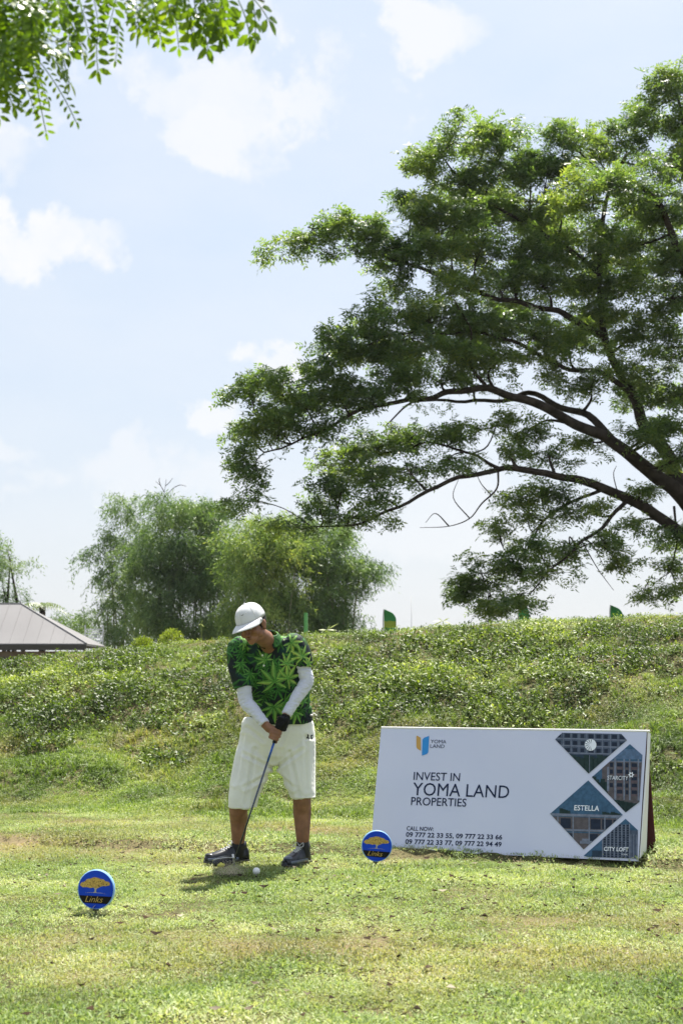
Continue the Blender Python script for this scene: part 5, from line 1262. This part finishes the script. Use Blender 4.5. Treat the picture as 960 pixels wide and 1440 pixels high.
def shorts_fold_old(co, nrm_):
    q = V3((co.x * 13, co.y * 5, co.z * 3.6 + co.x * 2)); a = mnoise.noise(q); q2 = V3((co.x * 9 - co.z * 9, co.y * 6, co.z * 13 + co.x * 5)); b_ = mnoise.noise(q2)
    return .021 * (.45 - 1.9 * abs(a)) + .011 * b_ + .0015 * mnoise.noise(co * 60)
sho = st_.fused('shorts', shm, golfer, voxel=.0055, smooth_it=7, disp=shorts_fold)
stb = bvh(sho)
# hems, waistband corner and pocket flap
for a in (ring(321.3, 361, 1133.5, 8.905, .110, 0), ring(409, 443, 1119.8, 8.91, .102, 0)):
    c, sx_, dv = a; mb = MB(); mb.tube([c + sx_ * math.cos(q) * 1.0 + dv * math.sin(q) for q in np.linspace(0, 2 * math.pi, 41)], .0032, 6, caps=False); mb.obj('hem', shm, sho)
# waist pouch / folded pocket lining at his left hip
mb = MB(); h0 = P(437, 1006, 8.90); mb.ell(h0, Matrix.Diagonal((.017, .04, .010)), 14, 8); mb.fused('waistband_fold', mat('grey_lining', (.35, .34, .33), .8), sho, voxel=.005, smooth_it=2)
mb = MB(); mb.tube([P(440, 1003, 8.84), P(446, 1006, 8.85)], [(.010, .006), (.004, .003)], 8); mb.obj('pocket_tag', shm, sho)
mkm = mat('logo_black', (.015, .015, .02), .5)
decal('printed_mark', [[(431.5, 1032.5), (433, 1032.2), (434, 1034.5), (433.6, 1036), (435, 1039), (433.4, 1039.4), (432, 1037.4), (431, 1039), (430.6, 1036.6), (432.2, 1035.4)], [(436.4, 1033.6), (439.5, 1033), (439.4, 1034.6), (438.1, 1035), (438, 1037.2), (439.4, 1037.6), (439.2, 1039.4), (436.6, 1039)]], mkm, stb, sho, .003)

# socks and golf shoes
sock = mat('sock_black', (.02, .02, .022), .9); shoe_m = mat('shoe_leather', (.008, .009, .013), .38, .4, col2=(.02, .022, .03), scale=18, coat=.1); sole_m = mat('shoe_sole', (.05, .05, .05), .6); lace_m = mat('lace', (.5, .5, .5), .7); trim_glint = mat('shoe_trim_glint', (.10, .12, .17), .35, .6, metal=.3)
def shoe(ank, toe_dir, Lf, label=None, toe_m=None):
    f_ = V3((toe_dir[0], toe_dir[1], 0)).normalized(); s_ = V3((0, 0, 1)).cross(f_); heel = V3((ank.x, ank.y, 0)) - f_ * .060
    def W(x, y, z): return heel + f_ * x * Lf + s_ * y + V3((0, 0, z + .014))
    secs = [(-.02, .022, .055), (.03, .034, .085), (.12, .038, .098), (.26, .038, .100), (.36, .039, .088), (.48, .042, .074), (.62, .046, .062), (.76, .047, .052), (.88, .042, .043), (.96, .030, .034), (1.0, .014, .024)]
    V = []; Fc = []; n = 16
    for x, hw, hh in secs:
        for k in range(n):
            q = math.pi * (k / (n - 1)); cx_ = math.cos(q); sz_ = math.sin(q) ** .75
            V.append(W(x, math.copysign(abs(cx_) ** .7, cx_) * hw * (1 - .35 * sz_ * (hh > .07)), .012 + hh * sz_))
    for i in range(len(secs) - 1):
        for k in range(n - 1): a = i * n + k; Fc.append((a, a + 1, a + n + 1, a + n))
        Fc.append((i * n, (i + 1) * n, (i + 1) * n + n - 1, i * n + n - 1))
    Fc.append(tuple(range(n))); Fc.append(tuple(reversed(range((len(secs) - 1) * n, len(secs) * n))))
    root = link('shoe', pymesh('shoe', V, Fc, True), shoe_m, golfer)
    if label: root['label'] = label
    md = root.modifiers.new('sub', 'SUBSURF'); md.levels = md.render_levels = 1
    V = []; Fc = []; m_ = len(secs)
    for z in (0, .012):
        for x, hw, hh in secs: V.append(W(x * 1.02 - .01, hw * 1.08, z))
        for x, hw, hh in reversed(secs): V.append(W(x * 1.02 - .01, -hw * 1.08, z))
    k = 2 * m_; Fc = [tuple(reversed(range(k))), tuple(range(k, 2 * k))] + [(i, (i + 1) % k, k + (i + 1) % k, k + i) for i in range(k)]
    link('sole', pymesh('sole', V, Fc), sole_m, root)
    for x in (.15, .3, .62, .75, .88):
        for y in (-.025, .025): mb = MB(); mb.tube([W(x, y, .002), W(x, y, -.012)], [.008, .004], 7); mb.obj('spike', sole_m, root)
    for i, (x, z) in enumerate(((.40, .093), (.46, .086), (.52, .080), (.58, .074))):
        for sg in (1, -1):
            mb = MB(); mb.tube([W(x, -.020 * sg, z), W(x + .03, 0, z + .008), W(x + .05, .020 * sg, z - .008)], .0025, 5); mb.obj('lace', lace_m, root)
    for sg in (-1, 1): mb = MB(); mb.tube(bez([W(.38, 0, .105), W(.36, .022 * sg, .125), W(.44, .035 * sg, .105), W(.41, .01 * sg, .10)], 4), .0022, 5); mb.obj('lace_loop', lace_m, root)
    mb = MB(); mb.tube([W(.17, 0, .075), W(.20, 0, .112)], [(.040, .046), (.040, .045)], 18, up=f_); mb.obj('ankle_collar', shoe_m, root, True)
    mb = MB(); kk = kR if ank is aR else kL; mb.tube([ank + V3((0, 0, -.06)), ank, ank.lerp(kk, .12)], [.041, .0405, .0400], 18); mb.obj('sock', sock, root, True)
    V = []; Fc = []                                     # side stripes
    for j, x in enumerate((.30, .38, .46)):
        b_ = len(V)
        for sg in (1,):
            pass
    mb = MB(); 
    for sg in (-1, 1):
        mb = MB(); mb.tube([W(.25, .040 * sg, .022), W(.55, .047 * sg, .024), W(.8, .0475 * sg, .024), W(.95, .031 * sg, .022)], [(.003, .009)] * 4, 8, up=V3((0, 0, 1))); mb.obj('side_trim', trim_glint, root)
    mb = MB(); mb.ell(W(.86, 0, .046), Matrix((f_ * .035, s_ * .030, V3((0, 0, .012)))).transposed(), 14, 8); mb.obj('toe_cap', toe_m or shoe_m, root, True)  # toe_m on the left shoe puts a silver-blue highlight into the toe colour
    return root
shoe(aR, (-.93, -.36), .275, 'black golf shoe pointing left behind the club head')
shoe(aL, (-.45, -.88), .28, 'black golf shoe with a painted toe highlight pointing at the camera', trim_glint)

# ------------------------------------------------------------------ golf club
club = empty('golf_club', gb, 'golf club with blue grip end and dark rounded head swinging just over the turf', 'golf club')
shaft_m = mat('shaft_dark', (.05, .06, .09), .25, .6, metal=.5, coat=.3); grip_m = mat('grip_black', (.02, .02, .03), .8, bump=.5, bscale=300); blue_s = mat('shaft_blue', (.03, .10, .38), .3, .5, metal=.3); chead = mat('head_black', (.006, .006, .008), .4, .35); yel = mat('head_yellow', (.70, .66, .10), .4); chrome = mat('head_steel', (.55, .55, .55), .25, metal=.8)
mb = MB(); mb.tube([cL_ - ax * .045, cR_ + ax * .055], [.0125, .0105], 12); mb.obj('grip', grip_m, club, True)
mb = MB(); mb.tube([cR_ + ax * .055, cR_ + ax * .17], [.0075, .0068], 10); mb.obj('shaft_band', blue_s, club, True)
mb = MB(); mb.tube([cR_ + ax * .17, gb], [.0065, .0048], 10); mb.obj('shaft', shaft_m, club, True)
# head: a rounded wood, toe to the left, seen from the front
hc = P(315, 1211, 8.46); hx = V3((-1, -.12, -.10)).normalized(); hz = V3((-.12, -.25, 1)); hz = (hz - hx * hz.dot(hx)).normalized(); hy = hz.cross(hx)
mb = MB()
for dx_, dy_, dz_, a_, b_, c_ in ((0, .0, 0, .062, .052, .027), (.020, .006, -.002, .048, .045, .024), (-.022, -.004, 0, .040, .036, .025)):
    mb.ell(hc + hx * dx_ + hy * dy_ + hz * dz_, Matrix((hx * a_, hy * b_, hz * c_)).transposed(), 18, 12)
mb.tube([gb, gb + ax * .02, hc - hx * .045], [.0065, .008, .012], 10)
ho = mb.fused('head', chead, club, voxel=.003, smooth_it=3)
mb = MB(); mb.ell(hc + hx * .012 - hz * .006 - V3((0, .010, 0)), Matrix((hx * .048, hy * .045, hz * .0235)).transposed(), 18, 10); mb.obj('sole_plate', yel, ho, True)
mb = MB(); mb.ell(hc - hz * .010 - V3((0, .012, 0)), Matrix((hx * .036, hy * .040, hz * .019)).transposed(), 18, 10); mb.obj('sole_inset', chead, ho, True)
mb = MB(); mb.box(hc - hx * .056 - V3((0, .006, 0)), .012, .062, .052, Matrix((-hx, hy, hz)).transposed()); mb.obj('face_plate', chrome, ho)
mb = MB(); mb.tube([hc + hx * (.064 * math.cos(q)) + hz * (.010 + .016 * math.sin(q)) - V3((0, .046 * math.sin(q) + .008, 0)) for q in np.linspace(-.2, math.pi - .0, 14)], .0022, 6); mb.obj('crown_edge', chrome, ho, True)
# ball
bc = P(361, 1229, 8.43); bc.z = .030; bc = V3((bc.x, 8.40, .031)); ballm = mat('ball_white', (.80, .80, .80), .35, .5)
me = bpy.data.meshes.new('golf_ball'); bm = bmesh.new(); bmesh.ops.create_icosphere(bm, subdivisions=4, radius=.0214)
dirs = [V3((math.cos(i * 2.39996) * math.sqrt(1 - (1 - 2 * (i + .5) / 160) ** 2), math.sin(i * 2.39996) * math.sqrt(1 - (1 - 2 * (i + .5) / 160) ** 2), 1 - 2 * (i + .5) / 160)) for i in range(160)]
for v in bm.verts:
    nn3 = v.co.normalized(); m_ = max(nn3.dot(d_) for d_ in dirs); v.co *= 1 - .03 * max(0, (m_ - .992) / .008)
for f in bm.faces: f.smooth = True
bm.to_mesh(me); bm.free(); o = link('golf_ball', me, ballm); o.location = bc; tag(o, 'white golf ball on the grass between the shoes', 'golf ball')
mb = MB(); mb.tube([V3((bc.x, bc.y, -.02)), V3((bc.x, bc.y, .005)), V3((bc.x, bc.y, .012))], [.0022, .0025, .006], 8)
o = mb.obj('golf_tee', mat('tee_wood', (.7, .65, .5), .6), None, True); tag(o, 'tiny wooden tee peg under the golf ball', 'golf tee')
# puff of dust and clippings under the head
r = np.random.default_rng(77); n = 3200
c0 = P(323, 1229, 8.34); pos = np.array(c0) + r.normal(0, 1, (n, 3)) * [.042, .04, .022]; pos[:, 2] = np.abs(pos[:, 2] - .045) + .022
d_ = unit(r.normal(0, 1, (n, 3))); s2 = unit(np.cross(d_, r.normal(0, 1, (n, 3)))); V, T = leaflets(pos, d_, s2, r.uniform(.002, .006, n), r.uniform(.0012, .003, n))
o = link('dust_puff', npmesh('dust_puff', V, T), leafmat('dust', [(.50, .43, .32), (.66, .60, .48), (.60, .58, .42)], trans=.4, tcol=(1, 1, .9), rough=.8)); tag(o, 'pale puff of dust and clippings kicked up under the club head', kind='stuff')
